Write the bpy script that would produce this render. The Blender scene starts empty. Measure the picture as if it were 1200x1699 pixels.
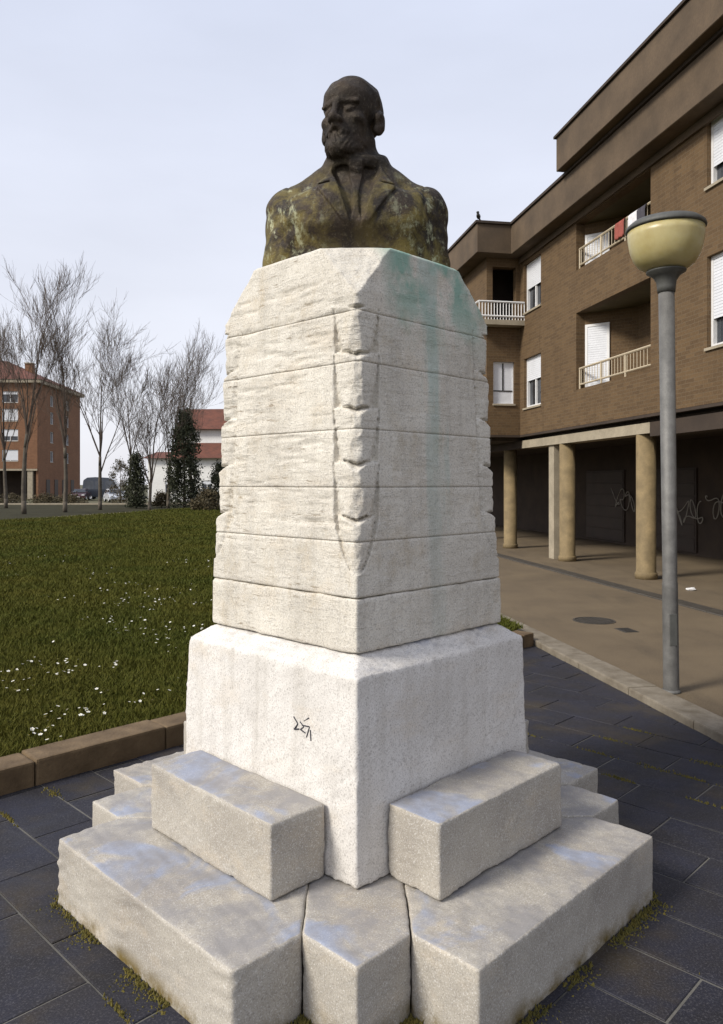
import bpy, bmesh, math, random
import numpy as np
from mathutils import Vector, Matrix, noise as mnoise

random.seed(7); rng = np.random.default_rng(7)
R = math.radians
scene = bpy.context.scene
COL = scene.collection

# ---------------------------------------------------------------- camera, sky, sun, exposure
EYE = 2.0
cam_data = bpy.data.cameras.new('camera')
cam = bpy.data.objects.new('camera', cam_data); COL.objects.link(cam)
cam.location = (0, 0, EYE); cam.rotation_euler = (R(90), 0, 0)
cam_data.sensor_fit = 'HORIZONTAL'; cam_data.sensor_width = 36; cam_data.lens = 37.8
cam_data.shift_y = -0.0388; cam_data.clip_start = 0.05; cam_data.clip_end = 4000
scene.camera = cam

SUN_EL, SUN_AZ = 38, -121           # azimuth from +Y towards +X
world = bpy.data.worlds.new('World'); scene.world = world; world.use_nodes = True
wn = world.node_tree; wn.nodes.clear()
def wnode(t, **k):
    n = wn.nodes.new(t)
    for a, b in k.items(): setattr(n, a, b)
    return n
wout = wnode('ShaderNodeOutputWorld'); wbg = wnode('ShaderNodeBackground')
wsky = wnode('ShaderNodeTexSky', sky_type='NISHITA', sun_disc=False)
wsky.sun_elevation = R(SUN_EL); wsky.sun_rotation = R(SUN_AZ)
wsky.air_density = 1.0; wsky.dust_density = 3.0; wsky.ozone_density = 1.0
wtc = wnode('ShaderNodeTexCoord'); wsep = wnode('ShaderNodeSeparateXYZ')
wn.links.new(wtc.outputs['Generated'], wsep.inputs[0])
wramp = wnode('ShaderNodeValToRGB')
wramp.color_ramp.elements[0].position = 0.0; wramp.color_ramp.elements[0].color = (0.86, 0.86, 0.91, 1)
wramp.color_ramp.elements[1].position = 0.62; wramp.color_ramp.elements[1].color = (0.66, 0.71, 0.86, 1)
wn.links.new(wsep.outputs[2], wramp.inputs[0])
wnoise = wnode('ShaderNodeTexNoise'); wnoise.inputs['Scale'].default_value = 2.2; wnoise.inputs['Detail'].default_value = 5
wmap = wnode('ShaderNodeMapping'); wmap.inputs['Scale'].default_value = (1, 1, 3.2)
wn.links.new(wtc.outputs['Generated'], wmap.inputs[0]); wn.links.new(wmap.outputs[0], wnoise.inputs['Vector'])
wr2 = wnode('ShaderNodeMapRange'); wr2.inputs[1].default_value = 0.3; wr2.inputs[2].default_value = 0.7
wr2.inputs[3].default_value = 0.93; wr2.inputs[4].default_value = 1.06
wn.links.new(wnoise.outputs[0], wr2.inputs[0])
wmul = wnode('ShaderNodeVectorMath', operation='SCALE')
wn.links.new(wramp.outputs[0], wmul.inputs[0]); wn.links.new(wr2.outputs[0], wmul.inputs['Scale'])
wmul2 = wnode('ShaderNodeVectorMath', operation='SCALE'); wmul2.inputs['Scale'].default_value = 7.5
wn.links.new(wmul.outputs[0], wmul2.inputs[0])
wmix = wnode('ShaderNodeMix', data_type='RGBA'); wmix.inputs[0].default_value = 0.86
wn.links.new(wsky.outputs[0], wmix.inputs[6]); wn.links.new(wmul2.outputs[0], wmix.inputs[7])
wn.links.new(wmix.outputs[2], wbg.inputs[0]); wbg.inputs[1].default_value = 0.10
wn.links.new(wbg.outputs[0], wout.inputs[0])

sun_data = bpy.data.lights.new('sun', 'SUN'); sun_data.energy = 2.6; sun_data.angle = R(14); sun_data.color = (1.0, 0.95, 0.86)
sun = bpy.data.objects.new('sun', sun_data); COL.objects.link(sun)
sd = Vector((math.sin(R(SUN_AZ))*math.cos(R(SUN_EL)), math.cos(R(SUN_AZ))*math.cos(R(SUN_EL)), math.sin(R(SUN_EL))))
sun.rotation_euler = (-sd).to_track_quat('-Z', 'Y').to_euler(); sun.location = sd*50

vs = scene.view_settings
vs.view_transform = 'Standard'; vs.look = 'None'; vs.exposure = 0.62; vs.gamma = 1.0; vs.use_curve_mapping = False

# ---------------------------------------------------------------- node helpers
class NT:
    def __init__(s, name):
        s.m = bpy.data.materials.new(name); s.m.use_nodes = True; s.t = s.m.node_tree
        s.b = s.t.nodes['Principled BSDF']; s.tc = None; s.geo = None
    def n(s, t, **k):
        x = s.t.nodes.new(t)
        for a, b in k.items(): setattr(x, a, b)
        return x
    def l(s, a, b): s.t.links.new(a, b)
    def inp(s, sock, v):
        if hasattr(v, 'links') or isinstance(v, bpy.types.NodeSocket): s.l(v, sock)
        else: sock.default_value = v
    def obj(s):
        if not s.tc: s.tc = s.n('ShaderNodeTexCoord')
        return s.tc.outputs['Object']
    def pos(s):
        if not s.geo: s.geo = s.n('ShaderNodeNewGeometry')
        return s.geo.outputs['Position']
    def nrm(s): s.pos(); return s.geo.outputs['Normal']
    def mapping(s, v, scale=(1,1,1), loc=(0,0,0), rot=(0,0,0)):
        m = s.n('ShaderNodeMapping'); s.l(v, m.inputs[0])
        m.inputs['Scale'].default_value = scale; m.inputs['Location'].default_value = loc; m.inputs['Rotation'].default_value = rot
        return m.outputs[0]
    def noise(s, v, scale, detail=4, rough=.55, dist=0):
        x = s.n('ShaderNodeTexNoise'); s.l(v, x.inputs['Vector'])
        x.inputs['Scale'].default_value = scale; x.inputs['Detail'].default_value = detail
        x.inputs['Roughness'].default_value = rough; x.inputs['Distortion'].default_value = dist
        return x.outputs[0]
    def rng(s, v, a, b, c=0., d=1., smooth=False):
        x = s.n('ShaderNodeMapRange'); x.interpolation_type = 'SMOOTHSTEP' if smooth else 'LINEAR'
        s.inp(x.inputs[0], v)
        for i, q in enumerate((a, b, c, d)): x.inputs[i+1].default_value = q
        return x.outputs[0]
    def math(s, op, a, b=0., c=0.):
        x = s.n('ShaderNodeMath', operation=op); s.inp(x.inputs[0], a); s.inp(x.inputs[1], b); s.inp(x.inputs[2], c)
        return x.outputs[0]
    def mix(s, f, a, b, mode='MIX'):
        x = s.n('ShaderNodeMix', data_type='RGBA', blend_type=mode)
        s.inp(x.inputs[0], f)
        for i, q in ((6, a), (7, b)):
            if isinstance(q, tuple): x.inputs[i].default_value = (*q[:3], 1)
            else: s.l(q, x.inputs[i])
        return x.outputs[2]
    def sep(s, v):
        x = s.n('ShaderNodeSeparateXYZ'); s.l(v, x.inputs[0]); return x.outputs
    def bump(s, h, strength=.4, dist=.01):
        x = s.n('ShaderNodeBump'); s.l(h, x.inputs['Height']); x.inputs['Strength'].default_value = strength; x.inputs['Distance'].default_value = dist
        s.l(x.outputs[0], s.b.inputs['Normal'])
    def done(s, col, rough=.8, metal=0., spec=None):
        if isinstance(col, tuple): s.b.inputs['Base Color'].default_value = (*col[:3], 1)
        else: s.l(col, s.b.inputs['Base Color'])
        s.inp(s.b.inputs['Roughness'], rough); s.b.inputs['Metallic'].default_value = metal
        if spec is not None: s.b.inputs['Specular IOR Level'].default_value = spec
        return s.m

def simple(name, c, var=.25, scale=6., rough=.75, bump=.2, bscale=40., metal=0., c2=None, spec=None):
    t = NT(name); p = t.pos()
    a = t.rng(t.noise(p, scale, 5), .3, .7)
    lo = c2 if c2 else tuple(x*(1-var) for x in c)
    hi = c if c2 else tuple(min(1, x*(1+var)) for x in c)
    col = t.mix(a, lo, hi)
    fine = t.noise(p, bscale, 4)
    col = t.mix(t.rng(fine, .3, .7, 0, .35), col, tuple(x*.55 for x in c))
    if bump: t.bump(fine, bump, .01)
    return t.done(col, rough, metal, spec)

# ---------------------------------------------------------------- mesh helpers
class MB:
    def __init__(s): s.v = []; s.f = []
    def add(s, vs_, fs):
        o = len(s.v); s.v += [tuple(q) for q in vs_]; s.f += [tuple(i+o for i in f) for f in fs]
    def box(s, x0, x1, y0, y1, z0, z1):
        s.add([(x0,y0,z0),(x1,y0,z0),(x1,y1,z0),(x0,y1,z0),(x0,y0,z1),(x1,y0,z1),(x1,y1,z1),(x0,y1,z1)],
              [(0,3,2,1),(4,5,6,7),(0,1,5,4),(1,2,6,5),(2,3,7,6),(3,0,4,7)]); return s
    def prism(s, poly, z0, z1):
        n = len(poly)
        s.add([(x,y,z0) for x,y in poly]+[(x,y,z1) for x,y in poly],
              [tuple(range(n-1,-1,-1)), tuple(range(n,2*n))]+[(i,(i+1)%n,n+(i+1)%n,n+i) for i in range(n)]); return s
    def tube(s, a, b, r0, r1=None, n=6, caps=True):
        a = Vector(a); b = Vector(b); r1 = r0 if r1 is None else r1
        d = (b-a).normalized(); up = Vector((0,0,1)) if abs(d.z) < .9 else Vector((1,0,0))
        x = d.cross(up).normalized(); y = d.cross(x)
        c = [(math.cos(2*math.pi*i/n), math.sin(2*math.pi*i/n)) for i in range(n)]
        fs = [(i,n+i,n+(i+1)%n,(i+1)%n) for i in range(n)]
        if caps: fs += [tuple(range(n)), tuple(range(2*n-1,n-1,-1))]
        s.add([a+(x*p+y*q)*r0 for p,q in c]+[b+(x*p+y*q)*r1 for p,q in c], fs); return s
    def lathe(s, prof, n=24, cx=0, cy=0):
        m = len(prof)
        s.add([(cx+r*math.cos(2*math.pi*i/n), cy+r*math.sin(2*math.pi*i/n), z) for i in range(n) for r,z in prof],
              [(i*m+j, ((i+1)%n)*m+j, ((i+1)%n)*m+j+1, i*m+j+1) for i in range(n) for j in range(m-1)]); return s
    def build(s, name, mat, parent=None, smooth=False, bevel=0., seg=2, loc=None):
        me = bpy.data.meshes.new(name); me.from_pydata(s.v, [], s.f); me.update()
        if bevel:
            bm = bmesh.new(); bm.from_mesh(me)
            es = [e for e in bm.edges if len(e.link_faces) == 2 and e.calc_face_angle(0) > .35]
            bmesh.ops.bevel(bm, geom=es, offset=bevel, segments=seg, affect='EDGES', profile=.6)
            bm.to_mesh(me); bm.free()
        return link(name, me, mat, parent, smooth, loc)

def link(name, me, mat, parent=None, smooth=False, loc=None):
    o = bpy.data.objects.new(name, me); COL.objects.link(o)
    if mat is not None:
        for m in (mat if isinstance(mat, (list, tuple)) else [mat]):
            if len(me.materials) == 0 or isinstance(mat, (list, tuple)): me.materials.append(m)
    if smooth: me.polygons.foreach_set('use_smooth', [True]*len(me.polygons))
    if parent: o.parent = parent
    if loc: o.location = loc
    return o
def np_mesh(name, V, F):
    me = bpy.data.meshes.new(name); V = np.asarray(V, np.float32); F = np.asarray(F, np.int32)
    k = F.shape[1]
    me.vertices.add(len(V)); me.vertices.foreach_set('co', V.ravel())
    me.loops.add(F.size); me.loops.foreach_set('vertex_index', F.ravel())
    me.polygons.add(len(F)); me.polygons.foreach_set('loop_start', np.arange(0, F.size, k, dtype=np.int32))
    me.update(calc_edges=True); me.validate(); return me
def tag(o, label=None, cat=None, group=None, kind=None):
    if label: o['label'] = label
    if cat: o['category'] = cat
    if group: o['group'] = group
    if kind: o['kind'] = kind
    return o
def thing(name, label, cat, loc=(0,0,0), rz=0., group=None):
    o = bpy.data.objects.new(name, None); COL.objects.link(o); o.empty_display_size = .2
    o.location = loc; o.rotation_euler = (0,0,rz); return tag(o, label, cat, group)
def copy_obj(o, parent=None):
    c = o.copy(); COL.objects.link(c)
    if parent: c.parent = parent
    return c
def fbm(x, y, z, o=4):
    return mnoise.fractal(Vector((x,y,z)), 1.0, 2.0, o)

# ---------------------------------------------------------------- frames of the place
U = Vector((0.7014, 0.7128, 0)).normalized(); V = Vector((-U.y, U.x, 0))
MC = Vector((-0.028, 4.069, 0)); MROT = math.atan2(U.y, U.x)         # monument centre, local x along U, y along V
D_ = Vector((-0.1757, 0.9844, 0)).normalized(); N_ = Vector((-D_.y, D_.x, 0))
BP = Vector((8.37, 0, 0)); BROT = math.atan2(D_.y, D_.x)             # brick building: local x along the street, y outwards
def mw(a, b, z=0): p = MC + U*a + V*b; return (p.x, p.y, z)
def bw(t, n, z=0): p = BP + D_*t + N_*n; return (p.x, p.y, z)

# ---------------------------------------------------------------- materials
def stone_material(name, base, dark, rough_face=.0, blue=True, green=False, grey=.5, moss=False):
    t = NT(name); o = t.obj(); p = t.pos()
    s = t.sep(o); nz = t.sep(t.nrm())[2]
    big = t.rng(t.noise(o, 2.1, 5), .35, .7)
    col = t.mix(big, base, dark)
    streak = t.noise(t.mapping(o, (9, 9, .7)), 1.3, 5)                 # rain streaks
    col = t.mix(t.rng(streak, .48, .72, 0, grey), col, (.36, .33, .28))
    warm = t.noise(t.mapping(o, (1,1,2.2), (3,7,1)), 2.7, 6, .65)
    col = t.mix(t.rng(warm, .52, .75, 0, .4), col, (.55, .44, .30))
    if rough_face:
        ck = t.noise(t.mapping(o, (4.5, 4.5, 34), (0,0,3)), 1.9, 4, .6, .3)
        zone = t.math('MULTIPLY', t.rng(t.noise(t.mapping(o, loc=(6,1,4)), 3.4, 4), .42, .6), t.rng(s[1], -.45, -.35, .25, 1.))
        col = t.mix(t.math('MULTIPLY', t.rng(ck, .615, .66, 0, .75), zone), col, (.20,.15,.09))
        gr = t.noise(t.mapping(o, (1,1,.6), (8,3,6)), 6.5, 6, .7)
        col = t.mix(t.rng(gr, .54, .72, 0, .5), col, (.42,.34,.22))
    sp = t.noise(o, 125, 3, .75)
    col = t.mix(t.rng(sp, .50, .66, 0, .62), col, (.20, .18, .16))     # grain
    sp2 = t.noise(t.mapping(o, loc=(5,2,9)), 170, 3, .7)
    col = t.mix(t.rng(sp2, .54, .68, 0, .5), col, (.86, .85, .82))
    if blue:      # blue grey patches on the flat tops
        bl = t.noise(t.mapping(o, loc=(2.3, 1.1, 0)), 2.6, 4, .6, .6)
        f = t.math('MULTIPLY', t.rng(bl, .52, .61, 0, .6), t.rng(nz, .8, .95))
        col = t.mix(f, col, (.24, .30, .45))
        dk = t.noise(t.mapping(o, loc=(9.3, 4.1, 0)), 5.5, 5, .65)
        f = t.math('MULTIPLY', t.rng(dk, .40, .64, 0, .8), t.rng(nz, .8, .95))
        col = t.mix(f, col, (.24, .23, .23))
    if green:     # copper run-off below the bust on the right face
        edge = t.noise(t.mapping(o, (14, 14, 1.6)), 1., 4)
        xx = t.math('ADD', s[0], t.rng(edge, .2, .8, -.09, .09))
        f1 = t.math('MULTIPLY', t.rng(t.math('ABSOLUTE', t.math('SUBTRACT', xx, .02)), .02, .09, 1, 0, True), t.rng(s[1], -.3, -.42))
        f1 = t.math('MULTIPLY', f1, t.rng(s[2], 1.55, 2.5, .12, .46))
        col = t.mix(f1, col, (.30, .44, .40))
        blot = t.noise(t.mapping(o, (1,1,.8), (1,4,2)), 5.5, 4, .6)
        f2 = t.math('MULTIPLY', t.math('MULTIPLY', t.rng(blot, .42, .6, 0, .85), t.rng(s[2], 2.62, 2.95, 0, 1)), t.rng(s[1], -.25, -.4))
        f2 = t.math('MULTIPLY', f2, t.rng(s[0], -.34, -.22))
        col = t.mix(f2, col, (.20, .36, .29))
    if moss:
        ms = t.math('MULTIPLY', t.rng(t.noise(o, 7, 5, .65), .38, .6), t.rng(s[2], .015, .085, 1, 0))
        col = t.mix(ms, col, (.14, .10, .03))
    h = t.math('ADD', t.math('MULTIPLY', sp, .35), t.math('MULTIPLY', t.noise(o, 26, 6, .65), 1.0 if rough_face else .5))
    if rough_face:
        lay = t.noise(t.mapping(o, (2.2, 2.2, 11)), 3.2, 5, .65)
        h = t.math('ADD', h, t.math('MULTIPLY', t.rng(lay, .52, .75), .8))
    t.bump(h, .55 if rough_face else .35, .008)
    return t.done(col, .82, 0, .3)

M = {}
M['shaft'] = stone_material('pale_hewn_stone', (.66,.62,.54), (.53,.49,.42), 1., blue=False, green=True, grey=.45)
M['base'] = stone_material('white_dressed_stone', (.69,.66,.62), (.57,.54,.50), 0., blue=True, grey=.42)
M['step'] = stone_material('step_granite', (.43,.395,.335), (.30,.27,.23), 0., blue=True, grey=.5, moss=True)

def bronze():
    t = NT('weathered_bronze'); o = t.obj(); s = t.sep(o); nz = t.sep(t.nrm())[2]
    col = t.mix(t.rng(t.noise(o, 7, 5), .35, .65), (.018,.014,.010), (.046,.032,.021))
    a = t.noise(o, 5.5, 6, .7, .5)
    low = t.rng(s[2], .62, .40)                        # lichen grows on the shoulders and chest only
    f = t.math('MULTIPLY', t.math('MULTIPLY', t.rng(a, .47, .62), low), t.rng(t.math('ABSOLUTE', s[0]), .02, .22, .3, 1.))
    col = t.mix(t.math('MULTIPLY', f, .8), col, (.19,.15,.045))
    b = t.noise(t.mapping(o, (1,1,.55), (4,4,4)), 15, 6, .75)
    side = t.rng(t.math('ABSOLUTE', s[0]), .12, .34)
    f2 = t.math('MULTIPLY', t.math('MULTIPLY', t.rng(b, .54, .64), low), side)
    col = t.mix(t.math('MULTIPLY', f2, .85), col, (.42,.43,.28))
    c = t.noise(o, 60, 4, .7)
    col = t.mix(t.rng(c, .55, .75, 0, .5), col, (.20,.17,.12))
    rough = t.rng(a, .3, .7, .55, .8)
    t.bump(t.math('ADD', t.noise(o, 30, 5, .65), t.math('MULTIPLY', c, .4)), .6, .012)
    return t.done(col, rough, .35, .4)
M['bronze'] = bronze()

def brick_material(name, c1, c2, mortar, w=.26, h=.075, ground=.35):
    t = NT(name); o = t.obj(); s = t.sep(o)
    cmb = t.n('ShaderNodeCombineXYZ'); t.l(t.math('ADD', s[0], s[1]), cmb.inputs[0]); t.l(s[2], cmb.inputs[1])
    b = t.n('ShaderNodeTexBrick'); t.l(cmb.outputs[0], b.inputs['Vector'])
    b.inputs['Scale'].default_value = 1; b.inputs['Brick Width'].default_value = w; b.inputs['Row Height'].default_value = h
    b.inputs['Mortar Size'].default_value = .007; b.inputs['Mortar Smooth'].default_value = .3; b.inputs['Bias'].default_value = 0
    b.inputs['Color1'].default_value = (*c1,1); b.inputs['Color2'].default_value = (*c2,1); b.inputs['Mortar'].default_value = (*mortar,1)
    col = t.mix(t.rng(t.noise(o, .55, 5, .6), .35, .7, 0, ground), b.outputs[0], tuple(x*.5 for x in c1))
    col = t.mix(t.rng(t.noise(t.mapping(o, (3,3,.35)), 1.4, 5), .5, .75, 0, .4), col, tuple(x*.6 for x in c2))
    col = t.mix(t.rng(t.noise(o, 28, 3, .6), .45, .7, 0, .3), col, tuple(min(1, x*1.6) for x in c1))
    t.bump(b.outputs[1], -.35, .006)
    return t.done(col, .85, 0, .25)
M['brick'] = brick_material('brown_brick', (.132,.083,.041), (.090,.056,.029), (.130,.095,.058))
M['brick2'] = brick_material('orange_brick', (.215,.108,.058), (.165,.080,.043), (.18,.12,.08), .4, .12)
M['fascia'] = simple('brown_fascia_brick', (.100,.068,.040), .3, 1.6, .85, .3, 22)
M['soffit'] = simple('ochre_soffit', (.11,.085,.036), .2, 2., .85, .1)
M['concrete'] = simple('pale_concrete', (.34,.29,.21), .2, 3., .85, .3, 30)
M['column'] = simple('ochre_column_render', (.20,.145,.07), .3, 4., .8, .3, 30)
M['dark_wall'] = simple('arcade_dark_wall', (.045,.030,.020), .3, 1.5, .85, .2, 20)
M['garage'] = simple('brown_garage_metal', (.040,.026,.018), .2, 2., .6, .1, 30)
M['white_paint'] = simple('white_paint', (.74,.73,.72), .05, 5., .5, .05, 60)
M['shutter'] = simple('white_roller_shutter', (.72,.73,.76), .06, 4., .55, .05, 50)
M['rail'] = simple('cream_rail_paint', (.48,.40,.28), .1, 6., .5, .05, 50)
def glass():
    t = NT('window_glass'); 
    return t.done(t.mix(t.rng(t.noise(t.pos(), 1.5, 2), .3, .7), (.02,.023,.028), (.06,.065,.075)), .06, 0, .6)
M['glass'] = glass()
M['dark_frame'] = simple('dark_frame', (.03,.028,.025), .1, 5., .5, .05)
def paving():
    t = NT('dark_slate_paving'); p = t.pos()
    info = t.n('ShaderNodeObjectInfo')
    base = t.mix(info.outputs['Random'], (.018,.017,.020), (.025,.023,.026))
    col = t.mix(t.rng(t.noise(p, 3.1, 6, .65), .4, .7), base, (.022,.023,.036))
    col = t.mix(t.rng(t.noise(t.mapping(p, loc=(7,3,0)), 1.7, 5, .6), .53, .7, 0, .55), col, (.062,.046,.022))
    f = t.noise(p, 105, 3, .75)
    col = t.mix(t.rng(f, .52, .72, 0, .6), col, (.11,.105,.11))
    col = t.mix(t.rng(f, .46, .3, 0, .6), col, (.014,.014,.018))
    t.bump(t.math('ADD', f, t.noise(p, 18, 5, .6)), .35, .006)
    return t.done(col, t.rng(t.noise(p, 4, 4), .3, .7, .5, .8), 0, .25)
M['paving'] = paving()
M['bed'] = simple('mortar_bed', (.17,.16,.14), .4, 1.3, .9, .3, 60, c2=(.018,.016,.013))
M['kerb'] = simple('tan_kerb_stone', (.185,.125,.065), .35, 5., .88, .5, 45, c2=(.075,.046,.020))
M['kerb2'] = simple('grey_kerb_stone', (.24,.205,.155), .3, 6., .88, .5, 50, c2=(.12,.095,.062))
def walk():
    t = NT('beige_pavement'); p = t.pos()
    col = t.mix(t.rng(t.noise(p, .8, 6, .6), .35, .7), (.150,.112,.068), (.105,.078,.049))
    col = t.mix(t.rng(t.noise(t.mapping(p, rot=(0,0,.3), scale=(2,.5,1)), 1.1, 5), .55, .75, 0, .5), col, (.06,.046,.032))
    f = t.noise(p, 70, 4, .75)
    col = t.mix(t.rng(f, .5, .7, 0, .5), col, (.22,.18,.125)); col = t.mix(t.rng(f, .45, .3, 0, .5), col, (.07,.055,.04))
    t.bump(f, .3, .005); return t.done(col, .85, 0, .3)
M['walk'] = walk()
M['road'] = simple('road_asphalt', (.045,.042,.026), .3, .5, .95, .2, 30, spec=.05)
def soil():
    t = NT('lawn_turf'); p = t.pos()
    col = t.mix(t.rng(t.noise(p, .35, 6, .6), .35, .68), (.050,.058,.006), (.082,.075,.010))
    col = t.mix(t.rng(t.noise(p, 9, 5, .7), .45, .7, 0, .7), col, (.030,.042,.006))
    t.bump(t.noise(p, 40, 4, .7), .8, .03); return t.done(col, .95, 0, .1)
M['turf'] = soil()
def blade():
    t = NT('grass_blades'); p = t.pos()
    col = t.mix(t.rng(t.noise(p, .5, 5, .6), .35, .66), (.046,.060,.006), (.088,.082,.011))
    col = t.mix(t.rng(t.noise(p, 55, 2), .45, .7, 0, .6), col, (.150,.130,.030))
    col = t.mix(t.rng(t.noise(t.mapping(p, loc=(3,3,3)), 38, 2), .5, .7, 0, .6), col, (.022,.034,.005))
    return t.done(col, .8, 0, .15)
M['blade'] = blade()
M['petal'] = simple('daisy_petal', (.78,.77,.70), .08, 9., .7, 0)
M['ground'] = simple('rough_ground', (.060,.060,.018), .35, .15, .95, .3, 8, c2=(.10,.085,.045))
M['moss'] = simple('moss', (.15,.115,.018), .4, 20., .95, .4, 90, c2=(.06,.06,.012))
M['bark'] = simple('tree_bark', (.120,.098,.070), .35, 3., .9, .4, 20, c2=(.055,.045,.034))
M['twig'] = simple('bare_twigs', (.085,.062,.045), .3, 2., .9, 0)
M['leafdark'] = simple('dark_evergreen_leaf', (.040,.046,.014), .5, 3., .8, 0, c2=(.016,.019,.008))
M['leafbrown'] = simple('brownish_shrub_leaf', (.105,.075,.030), .4, 3., .8, 0, c2=(.040,.035,.014))
M['metalpole'] = simple('grey_lamp_metal', (.15,.145,.135), .25, 9., .6, .3, 70, metal=.3)
M['capdark'] = simple('dark_lamp_cap', (.075,.075,.068), .2, 9., .6, .1, 40)
def globe():
    t = NT('yellowed_lamp_bowl'); o = t.obj()
    col = t.mix(t.rng(t.noise(o, 6, 4), .35, .7), (.47,.41,.21), (.38,.31,.13))
    m = t.done(col, .35, 0, .5); t.b.inputs['Subsurface Weight'].default_value = .35
    t.b.inputs['Subsurface Radius'].default_value = (.15,.12,.05); return m
M['globe'] = globe()
def tiles():
    t = NT('clay_roof_tiles'); o = t.obj()
    w = t.n('ShaderNodeTexWave'); t.l(o, w.inputs['Vector']); w.inputs['Scale'].default_value = 2.2; w.inputs['Distortion'].default_value = 1.5
    col = t.mix(t.rng(t.noise(o, 1.5, 5), .35, .7), (.18,.062,.036), (.10,.040,.026))
    col = t.mix(t.rng(w.outputs[1], .3, .8, 0, .5), col, (.10,.035,.025))
    t.bump(w.outputs[1], .6, .08); return t.done(col, .85)
M['tiles'] = tiles()
M['housewhite'] = simple('white_render', (.78,.77,.74), .06, .6, .85, .1, 8)
M['iron'] = simple('cast_iron', (.055,.046,.035), .3, 12., .7, .4, 60)
M['spray'] = simple('black_marker', (.03,.03,.04), .1, 9., .8, 0)
M['graffiti'] = simple('pale_graffiti', (.30,.28,.24), .1, 9., .8, 0)
M['tyre'] = simple('tyre_rubber', (.02,.02,.02), .1, 9., .8, 0)
def carpaint(name, c):
    t = NT(name); m = t.done(t.mix(t.rng(t.noise(t.pos(), 2, 3), .3, .7), c, tuple(x*.85 for x in c)), .3, .2, .5)
    t.b.inputs['Coat Weight'].default_value = .5; return m

# ---------------------------------------------------------------- ground, road, pavements
tag(MB().prism([(-1500,-1500),(1500,-1500),(1500,1500),(-1500,1500)], -.6, -.06).build('ground', M['ground']), kind='structure')

# mortar bed under the slabs and the slabs themselves (one joint grid along the monument axes)
pav = thing('pavement', None, None, (MC.x, MC.y, 0), MROT); tag(pav, kind='structure')
KB = 2.20                                  # front face of the lawn kerb, along V
KN = 4.48                                  # front face of the street kerb, outward from the facade
def rel_to_m(p): q = Vector((p[0],p[1],0))-MC; return q.dot(U), q.dot(V)
c1 = rel_to_m(bw(-6, KN)); c2 = rel_to_m(bw(9.9, KN))
def kerb_t_at(b):                          # a on the street kerb line for given b
    f = (b-c1[1])/(c2[1]-c1[1]); return c1[0]+(c2[0]-c1[0])*f
amax = kerb_t_at(KB)
MB().prism([(-9,KB-.002),(-9,-9),(kerb_t_at(-9),-9),(amax,KB-.002)], -.055, -.006).build('mortar_bed', M['bed'], pav)
SW, SL = .35, .70
def slab_mesh():
    g = .005; w, l = SW/2-g, SL/2-g; b = .003
    mb = MB()
    mb.add([(-w,-l,-.05),(w,-l,-.05),(w,l,-.05),(-w,l,-.05),(-w,-l,-b),(w,-l,-b),(w,l,-b),(-w,l,-b),
            (-w+b,-l+b,0),(w-b,-l+b,0),(w-b,l-b,0),(-w+b,l-b,0)],
           [(0,1,5,4),(1,2,6,5),(2,3,7,6),(3,0,4,7),(4,5,9,8),(5,6,10,9),(6,7,11,10),(7,4,8,11),(8,9,10,11)])
    me = bpy.data.meshes.new('paving_slab'); me.from_pydata(mb.v, [], mb.f); me.materials.append(M['paving']); return me
SM = slab_mesh()
cells = []
for i in range(-22, 22):
    for j in range(-14, 5):
        a = i*SW+.10; b = j*SL+(.35 if i % 2 else 0)+.05
        if b+SL/2 > KB or a+SW/2 > min(kerb_t_at(b+SL/2), kerb_t_at(b-SL/2)) : edge = True
        else: edge = False
        if b-SL/2 > KB or a-SW/2 > max(kerb_t_at(b-SL/2), kerb_t_at(b+SL/2)): continue
        if -.9 < a < .9 and -.9 < b < .9: continue
        p = Vector(mw(a, b))
        if p.y < .9: continue
        px = 600+1260*p.x/p.y; py = 803+2520/p.y
        vis = -120 < px < 1320 and py < 1850
        cells.append((not vis, p.length, a, b, edge))
cells.sort()
rest = MB(); cnt = 0
def clip_poly(poly, f):
    out = []
    for k in range(len(poly)):
        P, Q = poly[k], poly[(k+1) % len(poly)]; fp, fq = f(P), f(Q)
        if fp <= 0: out.append(P)
        if fp*fq < 0:
            s_ = fp/(fp-fq); out.append((P[0]+(Q[0]-P[0])*s_, P[1]+(Q[1]-P[1])*s_))
    return out
for k, (nv, dist, a, b, edge) in enumerate(cells):
    dz = random.uniform(-.003, .0015)
    if edge or nv or cnt > 285:
        g = .005
        poly = [(a-SW/2+g,b-SL/2+g),(a+SW/2-g,b-SL/2+g),(a+SW/2-g,b+SL/2-g),(a-SW/2+g,b+SL/2-g)]
        poly = clip_poly(poly, lambda q: q[1]-KB+.006)
        if len(poly) > 2: poly = clip_poly(poly, lambda q: q[0]-kerb_t_at(q[1])+.008)
        if len(poly) < 3: continue
        if nv or cnt > 285: rest.prism(poly, -.05, dz)
        else: MB().prism(poly, -.05, dz).build('paving_slab', M['paving'], pav); cnt += 1
    else:
        o = link('paving_slab', SM, None, pav, loc=(a, b, dz)); cnt += 1
        o.rotation_euler = (random.uniform(-.004,.004), random.uniform(-.006,.006), random.uniform(-.003,.003))
if rest.v: tag(rest.build('paving_slabs_rest', M['paving'], pav), kind='stuff')

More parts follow.
